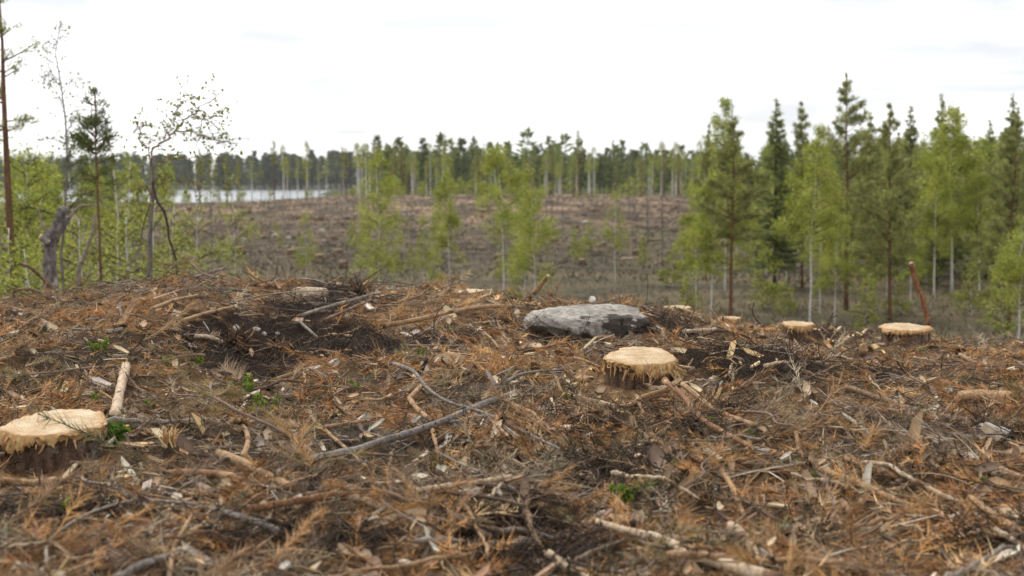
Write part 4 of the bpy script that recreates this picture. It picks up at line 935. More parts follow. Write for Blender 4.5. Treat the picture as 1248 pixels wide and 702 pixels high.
branch('long straight brown branch lying right towards the pale rounded stone', [(1031, 472), (1083, 489), (1110, 499), (1137, 507), (1180, 522)], 6.5, 7.5, 'brown_bark', lift=1.4, twigs=[[(1045, 477), (1036, 488), (1027, 493)]], cut=[0])
branch('dark burnt looking stub leaning out of the ground right of centre', [(1045, 529), (1034, 516), (1023, 502)], 9, 8, 'dark_bark', depths=[6.15, 6.1, 6.05], name='branch_stub')
branch('tan forked stick right of the reddish branch', [(970, 527), (976, 552), (994, 565)], 5, 6, 'tan_wood', twigs=[[(976, 550), (984, 545), (983, 538)]])
branch('half buried tan log slanting down the right slope', [(1005, 573), (1047, 590), (1085, 607), (1119, 620), (1158, 632)], 9, 8, 'tan_wood', name='log', lift=.2)
branch('knobbly tan branch above the half buried log', [(1051, 563), (1083, 567), (1100, 578), (1119, 587), (1148, 603), (1170, 612)], 5.5, 5.5, 'pale_wood')
branch('brown stick beside the knobbly tan branch, left part', [(1029, 558), (1050, 567), (1072, 576)], 5, 5, 'tan_wood')
branch('pale branch entering from the right edge, lower right', [(1182, 606), (1200, 620), (1222, 634), (1262, 654)], 8, 9, 'tan_wood', cut=[0])
branch('second pale branch along the right edge below the first', [(1213, 645), (1232, 657), (1262, 675)], 7, 8, 'pale_wood', cut=[0])
branch('thin tan branch at the right edge below the pale rounded stone', [(1219, 570), (1236, 578), (1262, 588)], 6, 6, 'tan_wood', cut=[0])
branch('steep tan stick standing in the needles right of the centre bottom', [(879, 574), (889, 588), (897, 605), (906, 627)], 7, 6, 'tan_wood')
branch('dark wet stick beside the steep tan stick', [(903, 609), (925, 621), (948, 634)], 7, 4, 'dark_bark')
branch('long pale log with reddish bark at the bottom right of centre', [(728, 636), (760, 646), (804, 656), (832, 671), (868, 684), (914, 697), (950, 708)], 8, 18, 'pale_wood', name='log', lift=1.3)
branch('bent pale branch along the bottom edge right of the long log', [(950, 684), (993, 685), (1015, 692), (1036, 704)], 6, 6, 'tan_wood')
branch('dark upright peg in the bottom centre right', [(776, 664), (773, 650), (771, 635)], 9, 8, 'dark_bark', depths=[4.1, 4.1, 4.08], name='branch_stub')
branch('thin brown stick in the bottom middle above the dark hollow', [(635, 585), (660, 599), (690, 604)], 4, 3, 'tan_wood')
branch('short tan log piece lying left below the largest stump', [(-6, 584), (27, 588), (50, 588), (69, 585)], 9, 9, 'tan_wood', name='log', lift=.9, cut=[1])
branch('straight birch log with pale dotted bark behind the largest stump', [(139, 508), (143, 492), (148, 468), (154, 445)], 13, 10, 'birch_log', name='log', lift=.8, cut=[1])
branch('thin pale twig left of the birch log', [(122, 477), (130, 482), (138, 488)], 3.5, 4, 'tan_wood')
branch('curved pale reddish stick standing above the thin dark branch', [(290, 512), (300, 525), (302, 540), (296, 557)], 5, 7, 'tan_wood')
branch('thick peeled orange branch at the left end of the grey branch', [(268, 553), (300, 566), (333, 583), (360, 597)], 11, 9, 'tan_wood', lift=1.0, cut=[0])
branch('reddish log piece under the peeled orange branch', [(203, 576), (250, 577), (285, 582), (308, 606)], 9, 9, 'red_bark', name='log', lift=.7)
branch('thin grey twig laid across the reddish log piece', [(218, 594), (250, 583), (298, 579)], 4, 3, 'weathered', lift=3)
branch('straight grey broken branch below the reddish log pieces', [(273, 625), (300, 632), (338, 646)], 9, 9, 'grey_bark', lift=1.2, cut=[0])
branch('thick grey branch in the bottom left corner foreground', [(140, 706), (177, 687), (200, 680), (219, 670)], 10, 8, 'grey_bark', lift=1.5)
branch('tan crooked twig crossing the bottom left foreground', [(206, 704), (212, 668), (222, 648), (235, 626)], 6, 4, 'tan_wood', lift=1.5)
branch('long thin curving grey twig in the bottom left', [(57, 690), (60, 660), (92, 634), (124, 620), (167, 615), (240, 614)], 4, 3.5, 'weathered', lift=2)
branch('fat reddish brown log lying left of the bottom twigs', [(150, 632), (187, 638), (219, 643)], 10, 9, 'red_bark', name='log', lift=.6)
branch('long reddish log lying under the thin dark branch', [(305, 620), (360, 611), (416, 602), (463, 602), (490, 608)], 9, 11, 'red_bark', name='log', lift=.4)
branch('thin tan stick crossing left of the thick grey branch', [(362, 526), (400, 520), (444, 513)], 5, 5, 'tan_wood')
branch('second tan stick under the crossing tan stick', [(379, 509), (400, 528), (420, 545), (447, 569)], 5, 4, 'tan_wood', lift=1.5)
branch('crooked pale white branch arching on the ridge left of the round log end', [(273, 402), (278, 388), (290, 372), (303, 366), (318, 367)], 9, 5, 'pale_wood', depths=[9.0, 9.2, 9.5, 9.8, 10], cut=[0])
branch('brown prop stick leaning under the crooked pale branch', [(309, 388), (304, 378), (300, 370)], 4, 3, 'brown_bark', depths=[9.5, 9.6, 9.7])
branch('pale stick ending in a root clump above the dark hollow', [(238, 410), (255, 411), (270, 417)], 5, 6, 'pale_wood', cut=[0])
branch('tan stick on the slope left of the crooked pale branch', [(222, 391), (240, 385), (254, 381), (284, 374)], 4.5, 4, 'tan_wood')
branch('tan curving stick on the left ridge brush', [(184, 377), (212, 366), (240, 360)], 4.5, 4, 'tan_wood')
branch('stout tan stick stub in the brush left of the white branch', [(258, 358), (252, 350), (243, 345)], 5, 7, 'tan_wood', depths=[10.2, 10.2, 10.2])
branch('upright pale stick in the left brush pile', [(262, 372), (264, 355), (265, 336)], 4.5, 3, 'pale_wood', depths=[10.1, 10.1, 10.1])
branch('grey weathered branch on top of the left brush pile', [(208, 348), (230, 340), (252, 333), (277, 326)], 5, 3.5, 'weathered', depths=[10.8, 10.8, 10.8, 10.8], twigs=[[(230, 340), (255, 338), (272, 335)]])
branch('brown stick under the grey weathered branch', [(210, 352), (240, 346), (262, 342)], 4, 3, 'brown_bark', depths=[10.7, 10.7, 10.7])
branch('reddish tan log lying on the ridge crest behind the white branch', [(264, 352), (284, 354), (308, 357)], 6, 6, 'tan_wood', name='log', depths=[10.8, 10.8, 10.8])
branch('thin pale twig pointing down at the dark hollow edge', [(361, 388), (372, 398), (387, 411)], 4, 3, 'weathered', lift=1.2)
branch('grey tan pole leaning up the ridge right of the round log end', [(368, 384), (396, 375), (432, 365), (462, 357)], 4, 4, 'weathered', lift=2)
branch('brown pole crossing the ridge below the white stone', [(395, 390), (425, 377), (452, 366)], 3.5, 3, 'brown_bark', lift=2)
branch('dark brown arched dead branch at the left edge of the ridge', [(72, 366), (66, 352), (50, 337), (36, 325), (24, 320)], 5.5, 3.5, 'brown_bark', depths=[11.0, 11.0, 11.0, 10.9, 10.9])
branch('lower dark arched branch with a broken white tip on the left ridge', [(68, 372), (58, 362), (44, 355), (30, 352), (18, 355), (17, 362)], 5, 3, 'brown_bark', depths=[10.6, 10.6, 10.6, 10.5, 10.5, 10.5])
branch('reddish brown broken stick standing upright beside the wide stump', [(1131, 396), (1125, 366), (1117, 346), (1110, 321)], 6.5, 6.5, 'red_bark', depths=[9.9, 9.9, 9.9, 9.85], cut=[1], wob=.22)
branch('pale half round log lying below the low cut stump', [(803, 381), (818, 384), (842, 391)], 8, 5, 'tan_wood', name='log', depths=[11.6, 11.5, 11.4], cut=[0])
branch('pale split stick left of the smallest greyish stump', [(852, 389), (864, 394), (876, 400)], 6, 4, 'pale_wood', depths=[11.2, 11.1, 11.0])
branch('light tan stick lying in front of the smallest stump', [(833, 404), (852, 403), (872, 401)], 5, 4, 'pale_wood')
branch('white chipped stick on the slope below the small shaggy stump', [(932, 446), (948, 442), (966, 441)], 5, 3, 'pale_wood')
branch('thin tan stick pointing at the right ridge', [(1170, 432), (1186, 441), (1203, 445)], 4, 4, 'tan_wood')
branch('pale leaning stick on the right ridge near the edge', [(1197, 437), (1201, 428), (1205, 420)], 4, 3, 'weathered', depths=[9.4, 9.4, 9.4])
branch('thin dark sprout bending up between the small stumps', [(930, 398), (922, 390), (917, 380), (919, 368)], 2, 1.2, 'dark_bark', depths=[11.2]*4)
branch('short tan spike pushed up left of the smallest stump', [(876, 390), (869, 381), (864, 376)], 3, 2, 'tan_wood', depths=[11.3]*3)
branch('tan stick in the needles at the left edge of the slope', [(-4, 441), (6, 437), (18, 432)], 7, 5, 'tan_wood')
branch('short pale stick on the slope above the birch log', [(131, 405), (140, 403), (149, 401)], 5, 5, 'weathered')
branch('grey fallen stick high on the left slope', [(30, 396), (42, 388), (54, 381)], 4.5, 3.5, 'tan_wood')
branch('thin white twig stuck in needles left of the tan roots', [(672, 486), (675, 495), (676, 505)], 3.5, 3, 'pale_wood')
branch('fallen tan twig in the middle of the orange slope', [(586, 402), (598, 412), (608, 424)], 3, 2.5, 'tan_wood')
branch('forked grey twig on the orange slope left of the shaggy stump', [(618, 464), (634, 456), (660, 452), (690, 450)], 3.5, 2.5, 'weathered', lift=1.5)
branch('pale tan stick right of the forked grey twig', [(700, 436), (714, 440), (732, 448)], 4, 3, 'tan_wood')
branch('rust brown stick in the hollow below the thick grey branch', [(574, 546), (590, 543), (610, 541)], 5, 4, 'red_bark')
branch('thin pale root arching in the middle bottom', [(593, 508), (605, 518), (620, 532)], 3.5, 3, 'tan_wood', lift=1.5)

def slab(px, py, w, h, dep, label, mat, d=None, rz=0.0, tiltx=0.0, cat='wood piece', name='wood_slab'):
    g = ground_at(px, py+h*.5); d = d or g[1]; sx = w/1733*d*.5; sz = h/1733*d*.5; c = at(px, py, d); k = 10; rs_ = np.random.RandomState(int(px*7+py))
    t = np.linspace(-1, 1, k); V = []
    for u in t:
        e = 1-.25*u*u; jt = 1+.12*rs_.randn(4); V += [(u*sx, -dep*e*jt[0], -sz*e*jt[1]), (u*sx, dep*e, -sz*e*.8), (u*sx, dep*e*.8, sz*e*jt[2]), (u*sx, -dep*e*jt[3], sz*e)]
    V = np.array(V); i = np.arange(k-1)[:, None]*4; j = np.arange(4)[None]; j2 = (j+1) % 4
    F = [np.concatenate([np.stack([i+j, i+j2, i+4+j2, i+4+j], -1).reshape(-1, 4), np.array([[3, 2, 1, 0], [k*4-4, k*4-3, k*4-2, k*4-1]])])]
    a = Acc(); a.add(V, F); o = obj(name, a.me(name, M[mat]), loc=c, rot=(tiltx, 0, rz)); return tag(o, label, cat)
slab(1156, 479, 9, 13, .012, 'white wood chip block lying right of the long brown branch', 'white_rock', rz=.3, tiltx=-.3)
slab(1200, 484, 64, 14, .03, 'flat tan slab of split wood near the right edge', 'tan_wood', rz=-.12, tiltx=.6)
slab(1052, 428, 9, 18, .015, 'upright orange flake of wood on the right slope', 'tan_wood', rz=.2)
slab(738, 412, 26, 6, .02, 'pale piece of split wood at the foot of the flat boulder', 'tan_wood', rz=.4, tiltx=.5)
slab(400, 500, 26, 8, .02, 'tan split piece of wood above the thick grey branch', 'tan_wood', rz=-.2, tiltx=.7)
slab(365, 517, 22, 6, .02, 'pale chip of bark left of the crossing tan sticks', 'pale_wood', rz=.2, tiltx=.6)
slab(500, 400, 20, 6, .015, 'grey flake of bark on the slope under the ridge branch', 'weathered', rz=-.3, tiltx=.5)
slab(712, 462, 22, 6, .012, 'yellowish torn wood flake left of the shaggy stump', 'pale_wood', rz=.3, tiltx=.5)
slab(630, 613, 24, 7, .02, 'pale broken wood piece in the bottom middle', 'pale_wood', rz=.1, tiltx=.5)
slab(808, 474, 34, 7, .015, 'yellow torn splinter fallen at the right foot of the shaggy stump', 'pale_wood', rz=-.3, tiltx=.3)
def root_clump(px, py, w, label, seed):
    rs_ = np.random.RandomState(seed); g = ground_at(px, py); r = .5*w/1733*g[1]; n = 70
    B = rs_.randn(n, 3)*r*.25; D = unit(rs_.randn(n, 3)*np.array([1, .8, .8])+np.array([0, -.2, .1])); v, q, i = many_tubes(B, D, r*(.5+.8*rs_.rand(n)), .006+.008*rs_.rand(n), rs_.randn(n, 3)*r*.35, 4, 5, .3, rs_)
    a = Acc(); a.add(v, [q], pal(n, [(.16, .09, .05), (.24, .14, .075), (.09, .055, .035)], [3, 2, 3], .2, rs_)[i]); o = obj('root_clump', a.me('root_clump', M['twig']), loc=g+np.array([0, 0, r*.3])); tag(o, label, 'roots')
root_clump(288, 425, 44, 'torn brown root clump at the edge of the dark hollow', 1); root_clump(338, 432, 34, 'smaller tangle of roots inside the dark hollow', 2)
root_clump(436, 362, 34, 'dark root tangle on the ridge beside the white stone', 3)

# ------------------------------------------------------------------ small green plants
def plant(px, py, h_px, label, seed, nst=6, cols=((.16, .24, .04), (.22, .28, .06), (.12, .19, .04)), group=None, ls=.02):
    rs_ = np.random.RandomState(seed); g = ground_at(px, py); h = h_px/1733*g[1]
    root = thing('bilberry_plant', label, 'plant', g, group); B0 = rs_.randn(nst, 3)*np.array([h*.18, h*.18, 0]); D = unit(np.stack([rs_.randn(nst)*.3, rs_.randn(nst)*.3, np.ones(nst)], -1)); L = h*(.6+.5*rs_.rand(nst)); cu = rs_.randn(nst, 3)*h*.1
    v, q, i = many_tubes(B0, D, L, np.full(nst, .0022), cu, 3, 4, .5, rs_); a = Acc(); a.add(v, [q]); obj('stem', a.me('plant_stem', M['dark_bark']), root)
    n = nst*22; b = rs_.randint(0, nst, n); t = .25+.75*rs_.rand(n); P = B0[b]+D[b]*(L[b]*t)[:, None]+cu[b]*(t**2)[:, None]+rs_.randn(n, 3)*h*.05
    v, q, i = leaves(P, ls*(.6+.7*rs_.rand(n)), rs_); a = Acc(); a.add(v, [q], pal(n, list(cols), [3, 2, 2], .15, rs_)[i]); obj('leaves', a.me('plant_leaves', M['leaf']), root)
plant(303, 482, 26, 'upright bright bilberry sprig above the thin crossing sticks', 1, 5); plant(318, 508, 34, 'tallest bilberry bush in the middle left foreground', 2, 10)
plant(122, 432, 20, 'yellow green bilberry sprigs on the left slope', 3, 6); plant(184, 503, 18, 'single small bilberry sprig right of the birch log', 4, 4)
plant(142, 545, 30, 'dark green leafy plant at the right foot of the largest stump', 5, 10, ((.07, .13, .03), (.10, .17, .04), (.15, .22, .05)), ls=.024); plant(757, 618, 30, 'mossy yellow green bilberry clump in the right bottom heather', 6, 8)
plant(243, 447, 16, 'bilberry sprigs at the left end of the dark hollow', 7, 5); plant(205, 447, 12, 'low bilberry sprigs left of the dark hollow', 8, 4); plant(85, 632, 24, 'single bright green leaf plant in the bottom left', 9, 2, ls=.035)
plant(170, 585, 12, 'low green leaves below the splintered stub', 10, 5); plant(693, 488, 9, 'tiny green leaves left of the tan roots', 11, 4); plant(895, 560, 8, 'small yellow green leaf by the tan forked stick', 12, 2, ls=.04); plant(692, 397, 9, 'moss green tuft at the left foot of the flat boulder', 13, 8)
for k in range(34):
    px = 20+rs.rand()*1200; py = 400+rs.rand()*240
    plant(px, py, 7+rs.rand()*9, 'very small green sprig hidden in the brown litter', 40+k, 3, group='tiny green sprigs in the litter', ls=.016)

# ------------------------------------------------------------------ loose sticks lying about the foreground
STK = []
for k in range(16):
    n = 9; t = np.linspace(0, 1, n); L = 1.0
    P = np.stack([(t-.5)*L, .055*L*np.cumsum(rs.randn(n))/3*np.sin(t*math.pi), .03*rs.randn(n).cumsum()/2*np.sin(t*math.pi)], -1)
    STK.append(P)
kinds = [('tan_wood', 'tan peeled stick lying loose among brown needles', 'loose tan sticks'), ('weathered', 'weathered grey stick lying loose among brown needles', 'loose grey sticks'),
         ('brown_bark', 'brown barked stick lying loose among brown needles', 'loose brown sticks'), ('dark_bark', 'dark thin stick lying loose among brown needles', 'loose dark sticks'), ('pale_wood', 'pale bare stick lying loose among brown needles', 'loose pale sticks'), ('red_bark', 'reddish barked stick lying loose among brown needles', 'loose reddish sticks')]
SM = {}
for ki, (m, lab, gr) in enumerate(kinds):
    for s in range(4):
        P = STK[(ki*3+s*5) % 16]; r = .010+.006*s; Q = catmull(P, 20); Q[1:-1] += rs.randn(18, 3)*np.array([0, .006, .006]); rad = np.linspace(r, r*.5, 20)*(1+.16*rs.randn(20)); rad[[0, -1]] *= .55; v, f = tube(Q, rad, 7, .2); a = Acc(); a.add(v, f)
        if s != 2:
            q = P[5]; v, f = tube(catmull([q, q+np.array([.12, .08, .03]), q+np.array([.26, .10, .05])], 6), np.linspace(r*.5, r*.25, 6), 5, .1); a.add(v, f)
        SM[ki, s] = a.me('stick', M[m], True)
def scatter_sticks(n):
    for k in range(n):
        y = 3.3*(12.3/3.3)**rs.rand(); x = (rs.rand()*2-1)*.40*y
        if k % 6 == 0: y = 9.6+2.4*rs.rand(); x = -4.6+4.2*rs.rand()          # more of them in the brush along the left ridge
        ki = rs.choice(6, p=[.30, .2, .18, .07, .15, .10]); s = rs.randint(4); L = .16+.38*rs.rand()**1.7
        az = rs.rand()*6.283 if x < 0 else -.6+rs.randn()*.7
        dx, dy = math.cos(az)*L/2, math.sin(az)*L/2; z0 = Hs(x-dx, y-dy); z1 = Hs(x+dx, y+dy); zc = max((z0+z1)/2, Hs(x, y))
        o = obj('stick', SM[ki, s], loc=(x, y, zc+.03+.025*rs.rand()), rot=(rs.rand()*6.28, -math.atan2(z1-z0, L)+.10*rs.randn(), az))
        o.scale = (L, L*.9, L*.9); 
        th = .26+.34*rs.rand()**1.5; o.scale = (L, th, th) if s < 4 else o.scale
        tag(o, kinds[ki][1], 'stick', kinds[ki][2])
scatter_sticks(290)

# ------------------------------------------------------------------ forest litter: uncountable small stuff
def fg_pts(n, y0=2.9, y1=17.5, wide=.46, ex=.5):
    y = y0*(y1/y0)**rs.rand(n); return (rs.rand(n)*2-1)*(wide*y+ex), y
def place_copies(protos, n, x, y, zoff, scale, tilt, colr, yaw=None):
    """joins n turned and tinted copies of the prototypes; colr (n,3)"""
    Vs, Cs, Fs, base = [], [], {}, 0
    pi = rs.randint(0, len(protos), n); z = H(x, y)+zoff
    yaw = rs.rand(n)*6.283 if yaw is None else yaw; tx, ty = rs.randn(n)*tilt, rs.randn(n)*tilt
    e = .06; gx = (H(x+e, y)-H(x-e, y))/(2*e); gy = (H(x, y+e)-H(x, y-e))/(2*e)
    for p, (pv, pf, pc) in enumerate(protos):
        k = np.nonzero(pi == p)[0]
        if not len(k): continue
        v = pv[None]*scale[k][:, None, None]; c, s = np.cos(yaw[k])[:, None], np.sin(yaw[k])[:, None]
        X = v[..., 0]*c-v[..., 1]*s; Y = v[..., 0]*s+v[..., 1]*c; Z = v[..., 2] + X*(tx[k]+gx[k])[:, None] + Y*(ty[k]+gy[k])[:, None]
        Vs.append(np.stack([X+x[k][:, None], Y+y[k][:, None], Z+z[k][:, None]], -1).reshape(-1, 3))
        Cs.append((colr[k][:, None]*pc[None]).reshape(-1, 3)); m = len(pv)
        for f in pf: Fs.setdefault(f.shape[1], []).append((f[None]+(np.arange(len(k))*m)[:, None, None]+base).reshape(-1, f.shape[1]))
        base += len(k)*m
    return np.concatenate(Vs), [np.concatenate(f) for f in Fs.values()], np.clip(np.concatenate(Cs), .004, .9)
def clear_of(x, y):
    m = np.ones(len(x), bool)
    for s_, r_ in ((S1, .36), (S2, .34), (S3, .25), (S4, .18), (S5, .26), (S6, .26), (S7, .3)): m &= np.hypot(x-s_.location.x, y-s_.location.y) > r_
    m &= ~((np.abs(x-bo.location.x) < .50) & (np.abs(y-bo.location.y) < .28))
    return m
def sprig(seed, nn=34, L=.2, nl=.055, w=.0016):
    r_ = np.random.RandomState(seed); t = np.sort(r_.rand(nn))**.8; cur = np.array([0, .25*r_.randn()*L, .10*r_.randn()*L])
    ax = np.array([1., 0, 0]); B = ax*(t*L)[:, None]+cur*(t**2)[:, None]
    side = unit(np.stack([np.zeros(nn), r_.randn(nn), .35*r_.randn(nn)+.12], -1)); D = unit(ax*(.75+.4*r_.rand(nn))[:, None]+side*.75+.25*r_.randn(nn, 3))*(nl*(.6+.6*r_.rand(nn)))[:, None]
    v, q, i = spikes(B, D, w, r_); sv, sq, si = many_tubes(np.zeros((1, 3)), ax[None], np.array([L]), np.array([.003]), cur[None], 4, 3, .4, r_)
    pc = np.concatenate([np.ones((len(v), 3))*(1+.25*r_.randn(nn))[i][:, None], np.tile(np.array((.55, .6, .75)), (len(sv), 1))])
    return np.concatenate([v, sv]), [q, sq+len(v)], pc
def litter():
    n = 25000; x, y = fg_pts(n); k = clear_of(x, y); x, y = x[k], y[k]; n = len(x)
    bare = np.maximum(soil_mask(x, y, 'peat'), soil_mask(x, y, 'sand')*.95); heat = soil_mask(x, y, 'heath')
    keep = rs.rand(n) > np.maximum(bare*.99, heat*.5); x, y, heat = x[keep], y[keep], heat[keep]; n = len(x)
    f = np.clip(.60+3.2*fbm(x*1.3, y*1.3, 81, 3), 0, 1)
    c1 = pal(n, [(.55, .285, .105), (.46, .24, .09), (.62, .41, .21), (.34, .195, .095)], [4, 4, 2, 3], .16, rs); c2 = pal(n, [(.24, .165, .10), (.35, .26, .17), (.17, .115, .07), (.44, .35, .25), (.19, .17, .085)], [4, 3, 3, 1.5, 1], .18, rs)
    c = np.where((rs.rand(n) < f)[:, None], c1, c2)
    pr = [sprig(400+k, 36, .09+.05*(k % 3), .042+.012*(k % 2), .0015) for k in range(12)]
    v, F, cc = place_copies(pr, n, x, y, .002+.016*rs.rand(n)**1.5, (.7+.7*rs.rand(n))*(.85+.03*y), .17, c)
    n2 = 700; x2, y2 = fg_pts(n2); k = clear_of(x2, y2) & (np.maximum(soil_mask(x2, y2, 'sand'), soil_mask(x2, y2, 'peat')) < .4); x2, y2 = x2[k], y2[k]; n2 = len(x2)
    pr2 = [sprig(450+k, 120, .18+.06*(k % 3), .06, .0015) for k in range(8)]
    v2, F2, cc2 = place_copies(pr2, n2, x2, y2, .015+.03*rs.rand(n2), .7+.6*rs.rand(n2), .22, pal(n2, [(.38, .215, .09), (.32, .20, .10), (.44, .31, .18), (.22, .19, .09)], [4, 3, 2, .7], .15, rs))
    F = [np.concatenate([f, g+len(v)]) for f, g in zip(F, F2)]; v = np.concatenate([v, v2]); cc = np.concatenate([cc, cc2])
    tag(obj('needle_litter', mesh('needle_litter', v, F, M['litter'], cc)), 'rust brown dead pine needle sprays covering the cut ground', 'litter', kind='stuff')
litter()
def fine_twigs():
    n = 9500; x, y = fg_pts(n); k = clear_of(x, y) & (rs.rand(n) > .85*soil_mask(x, y, 'peat')); x, y = x[k], y[k]; n = len(x)
    a = rs.rand(n)*6.283; L = .05+.22*rs.rand(n)**1.6; D = unit(np.stack([np.cos(a), np.sin(a), .08+.18*rs.randn(n)], -1)); S = np.stack([x, y, H(x, y)+.012+.03*rs.rand(n)], -1)
    cu = rs.randn(n, 3)*.16*L[:, None]; cu[:, 2] -= .12*L
    v, q, i = many_tubes(S, D, L, .0014+.0028*rs.rand(n)**2, cu, 4, 3, .5, rs)
    c = pal(n, [(.30, .225, .155), (.16, .115, .08), (.42, .30, .18), (.06, .045, .035), (.46, .40, .33)], [3, 4, 2.4, 2.5, 1.8], .2, rs)
    A_ = Acc(); A_.add(v, [q], c[i]); tag(obj('fine_twigs', A_.me('fine_twigs', M['twig'])), 'fine grey and brown twigs scattered through the needle litter', 'twigs', kind='stuff')
fine_twigs()
def chips():
    pr = []
    for k in range(8):
        r_ = np.random.RandomState(500+k); L = .03+.03*r_.rand(); w = L*(.2+.4*r_.rand()); h = .003+.004*r_.rand()
        top = np.array([(-L, -w*.7, h), (L*.2, -w, h*1.4), (L, -w*.2, h), (L*.7, w, h*1.2), (-L*.8, w*.8, h)])*(1+.12*r_.randn(5, 1)); bot = top*np.array([.96, .96, 1])-np.array([0, 0, h*1.6])
        V = np.concatenate([top, bot]); j = np.arange(5); j2 = (j+1) % 5
        pr.append((V, [np.stack([j, j+5, j2+5, j2], -1)[:, ::-1], np.array([[0, 1, 2, 3, 4], [9, 8, 7, 6, 5]])], np.ones((10, 3))))
    n = 8600; x, y = fg_pts(n); k = rs.rand(n) > .92*soil_mask(x, y, 'peat'); x, y = x[k], y[k]; n = len(x)
    # thicker round the stumps
    ex, ey = [], []
    for s in (S1, S2, S3, S4, S5, S6, S7):
        m = 90; a = rs.rand(m)*6.283; rr = .30+.30*np.abs(rs.randn(m)); ex.append(s.location.x+np.cos(a)*rr); ey.append(s.location.y+np.sin(a)*rr-.08)
    ne = sum(len(e) for e in ex); x = np.concatenate([x]+ex); y = np.concatenate([y]+ey); n = len(x)
    c = pal(n, [(.32, .21, .12), (.20, .13, .08), (.50, .38, .24), (.40, .35, .29), (.12, .08, .055), (.64, .56, .44)], [4, 4, 2.4, 1.6, 3, 1.1], .2, rs); c[-ne:] = pal(ne, [(.56, .38, .18), (.62, .48, .30), (.40, .24, .11)], [3, 2, 2], .15, rs)
    v, F, cc = place_copies(pr, n, x, y, .01+.03*rs.rand(n), (.40+.95*rs.rand(n)**2), .45, c)
    tag(obj('wood_chips', mesh('wood_chips', v, F, M['chip'], cc)), 'small chips of wood and bark lying over the needle litter', 'wood chips', kind='stuff')
chips()
def root_fibre():
    n = 90000; x, y = fg_pts(n, 3, 13); m = soil_mask(x, y, 'peat'); k = rs.rand(n) < m*.9; x, y = x[k], y[k]; n = len(x)
    a = rs.rand(n)*6.283; L = .05+.14*rs.rand(n); S = np.stack([x, y, H(x, y)+.002+.02*rs.rand(n)], -1); D = unit(np.stack([np.cos(a), np.sin(a), .25+.4*rs.randn(n)], -1)); cu = rs.randn(n, 3)*.3*L[:, None]; cu[:, 2] -= .1*L
    v, q, i = many_tubes(S, D, L, .0010+.0018*rs.rand(n), cu, 4, 3, .6, rs); c = pal(n, [(.030, .019, .013), (.05, .03, .02), (.085, .055, .035), (.14, .10, .07)], [5, 4, 2, .6], .2, rs)
    A_ = Acc(); A_.add(v, [q], c[i]); tag(obj('root_fibre', A_.me('root_fibre', M['twig'])), 'black brown root fibre matted over the torn peat', 'root fibre', kind='stuff')
root_fibre()
def heath():
    n = 30000; x, y = fg_pts(n, 3, 12); m = np.maximum(soil_mask(x, y, 'heath'), .10); k = rs.rand(n) < m*.5; x, y = x[k], y[k]; n = len(x)
    L = .05+.10*rs.rand(n); S = np.stack([x, y, H(x, y)], -1); D = unit(np.stack([rs.randn(n)*.5, rs.randn(n)*.5, np.ones(n)], -1)); cu = rs.randn(n, 3)*.25*L[:, None]
    v, q, i = many_tubes(S, D, L, np.full(n, .0012), cu, 3, 3, .6, rs); A_ = Acc(); A_.add(v, [q], pal(n, [(.06, .042, .03), (.11, .085, .06), (.17, .14, .11)], [3, 3, 2], .2, rs)[i])
    b = np.repeat(np.arange(n), 6); t = .35+.65*rs.rand(len(b)); P = S[b]+D[b]*(L[b]*t)[:, None]+cu[b]*(t**2)[:, None]
    dv = unit(rdir(len(b), rs)+np.array([0, 0, .5]))*(.010+.012*rs.rand(len(b)))[:, None]; v, q, i = spikes(P, dv, .0032, rs); A_.add(v, [q], pal(len(b), [(.065, .048, .03), (.10, .07, .04), (.055, .06, .028), (.09, .10, .04)], [4, 3, 2, .8], .2, rs)[i])
    tag(obj('ground_heather', A_.me('ground_heather', M['litter'])), 'dark low heather and dwarf shrub growing in the cut ground', 'heather', kind='stuff')
heath()
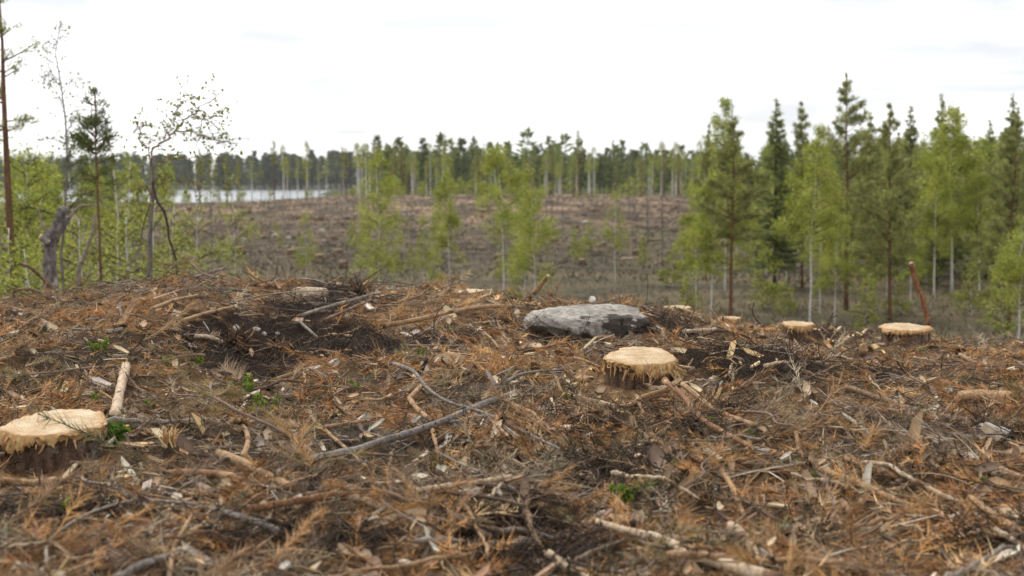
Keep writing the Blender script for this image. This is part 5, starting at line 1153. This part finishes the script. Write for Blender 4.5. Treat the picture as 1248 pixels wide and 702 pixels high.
def boughs():
    pr = []
    for k in range(6):
        r_ = np.random.RandomState(800+k); L = .5+.3*r_.rand(); n = 10; t = np.linspace(0, 1, n); P = np.stack([t*L, .07*np.cumsum(r_.randn(n))*t, .06*np.sin(t*3)*r_.rand()], -1); st = Acc(); v, f = tube(catmull(P, 16), np.linspace(.009, .003, 16), 6, .12, r_); st.add(v, f, (.2, .14, .1)); nd = Acc()
        m = 11; u = np.sort(.2+.8*r_.rand(m)); S = np.stack([np.interp(u, t, P[:, c]) for c in range(3)], -1); sd_ = r_.choice([-1, 1], m); D = unit(np.stack([.8+.3*r_.rand(m), sd_*(.5+.5*r_.rand(m)), .18*r_.randn(m)+.1], -1)); Ls = .10+.16*r_.rand(m)*(1.2-u); cu = r_.randn(m, 3)*.03
        v, q, i = many_tubes(S, D, Ls, np.full(m, .003), cu, 3, 4, .5, r_); st.add(v, [q], (.2, .14, .1))
        b = np.repeat(np.arange(m), 46); tt = .2+.8*r_.rand(len(b)); B = S[b]+D[b]*(Ls[b]*tt)[:, None]+cu[b]*(tt**2)[:, None]; dd = unit(D[b]*.9+rdir(len(b), r_)*.75)*(.035+.03*r_.rand(len(b)))[:, None]
        v, q, i = spikes(B, dd, .0013, r_); nd.add(v, [q], pal(len(b), [[(.42, .22, .085), (.50, .31, .14)], [(.34, .22, .12), (.44, .33, .2)], [(.20, .19, .08), (.36, .24, .1)]][k % 3], [1, 1], .15, r_)[i]); pr.append((st.me('bough_stem', M['twig'], True), nd.me('bough_needles', M['litter'])))
    labs = [('dead pine bough with rust brown needles lying on the slash', 'rust brown dead boughs'), ('dead pine bough with faded tan needles lying on the slash', 'faded tan dead boughs'), ('dead pine bough with half green needles lying on the slash', 'half green dead boughs')]
    for k in range(72):
        while True:
            y = 3.4*(12.2/3.4)**rs.rand(); x = (rs.rand()*2-1)*.42*y
            if min(np.hypot(x-q.location.x, y-q.location.y) for q in (S1, S2, S3)) > .75 and clear_of(np.array([x]), np.array([y]))[0] and soil_mask(np.array([x]), np.array([y]), 'peat')[0] < .3: break
        az = rs.rand()*6.283; e = .2; sx = (Hs(x+e*math.cos(az), y+e*math.sin(az))-Hs(x-e*math.cos(az), y-e*math.sin(az)))/(2*e)
        t = thing('pine_bough', labs[k % 3][0], 'branch', (x-.25*math.cos(az), y-.25*math.sin(az), Hs(x, y)-sx*.25+.035), labs[k % 3][1]); t.rotation_euler = (rs.randn()*.3, -math.atan(sx)+.05*rs.randn(), az); sc_ = .6+.5*rs.rand(); t.scale = (sc_, sc_, sc_)
        obj('stem', pr[k % 6][0], t); obj('needles', pr[k % 6][1], t)['kind'] = 'stuff'
boughs()
def clods():
    import bmesh
    bm = bmesh.new(); bmesh.ops.create_icosphere(bm, subdivisions=1, radius=1); V0 = np.array([v.co[:] for v in bm.verts]); F0 = np.array([[v.index for v in f.verts] for f in bm.faces]); bm.free()
    pr = [(V0*(1+.28*np.random.RandomState(600+k).randn(len(V0), 1))*np.array([1, .85, .6]), [F0], np.ones((len(V0), 3))) for k in range(8)]
    n = 16000; x, y = fg_pts(n, 3, 12.6); k = (rs.rand(n) < .16*soil_mask(x, y, 'peat')+.008) & clear_of(x, y); x, y = x[k], y[k]; n = len(x)
    v, F, cc = place_copies(pr, n, x, y, 0, .012+.045*rs.rand(n)**3, .3, pal(n, [(.035, .023, .016), (.06, .04, .027), (.10, .07, .045)], [4, 3, 1], .2, rs))
    tag(obj('peat_clods', mesh('peat_clods', v, F, M['litter'], cc)), 'dark crumbled peat clods turned up by the machines', 'soil clods', kind='stuff')
clods()
def ridge_brush():
    # tangle of thin branches along the left ridge
    n = 420; x = -5.2+4.6*rs.rand(n); y = 9.3+2.8*rs.rand(n); a = rs.randn(n)*.5+np.where(rs.rand(n) < .5, 0, math.pi); L = .2+.45*rs.rand(n)**1.5
    S = np.stack([x, y, H(x, y)+.03*rs.rand(n)], -1); D = unit(np.stack([np.cos(a), np.sin(a), .12+.2*rs.randn(n)], -1)); cu = rs.randn(n, 3)*.18*L[:, None]; cu[:, 2] -= .14*L
    v, q, i = many_tubes(S, D, L, .003+.004*rs.rand(n), cu, 5, 4, .4, rs); A_ = Acc(); A_.add(v, [q], pal(n, [(.22, .16, .10), (.15, .105, .07), (.30, .25, .20), (.09, .065, .05)], [3, 3, 2, 2], .2, rs)[i])
    tag(obj('brush_tangle', A_.me('brush_tangle', M['twig'])), 'tangle of thin cut branches heaped along the left ridge', 'brush', kind='stuff')
ridge_brush()

# ------------------------------------------------------------------ haze
def haze():
    m, t, o = new_mat('haze_air'); p = t.nodes.new('ShaderNodeVolumePrincipled'); p.inputs['Color'].default_value = (.93, .95, 1, 1); p.inputs['Density'].default_value = HAZE; p.inputs['Anisotropy'].default_value = .2
    t.links.new(p.outputs[0], o.inputs['Volume'])
    x0, x1, y0, y1, z0, z1 = -9600, 9600, -200, 3700, CZ-12, 62
    V = np.array([(x, y, z) for z in (z0, z1) for x, y in ((x0, y0), (x1, y0), (x1, y1), (x0, y1))], float)
    F = np.array([[3, 2, 1, 0], [4, 5, 6, 7], [0, 1, 5, 4], [1, 2, 6, 5], [2, 3, 7, 6], [3, 0, 4, 7]]); tag(obj('haze', mesh('haze', V, [F], m)), kind='stuff')
haze()
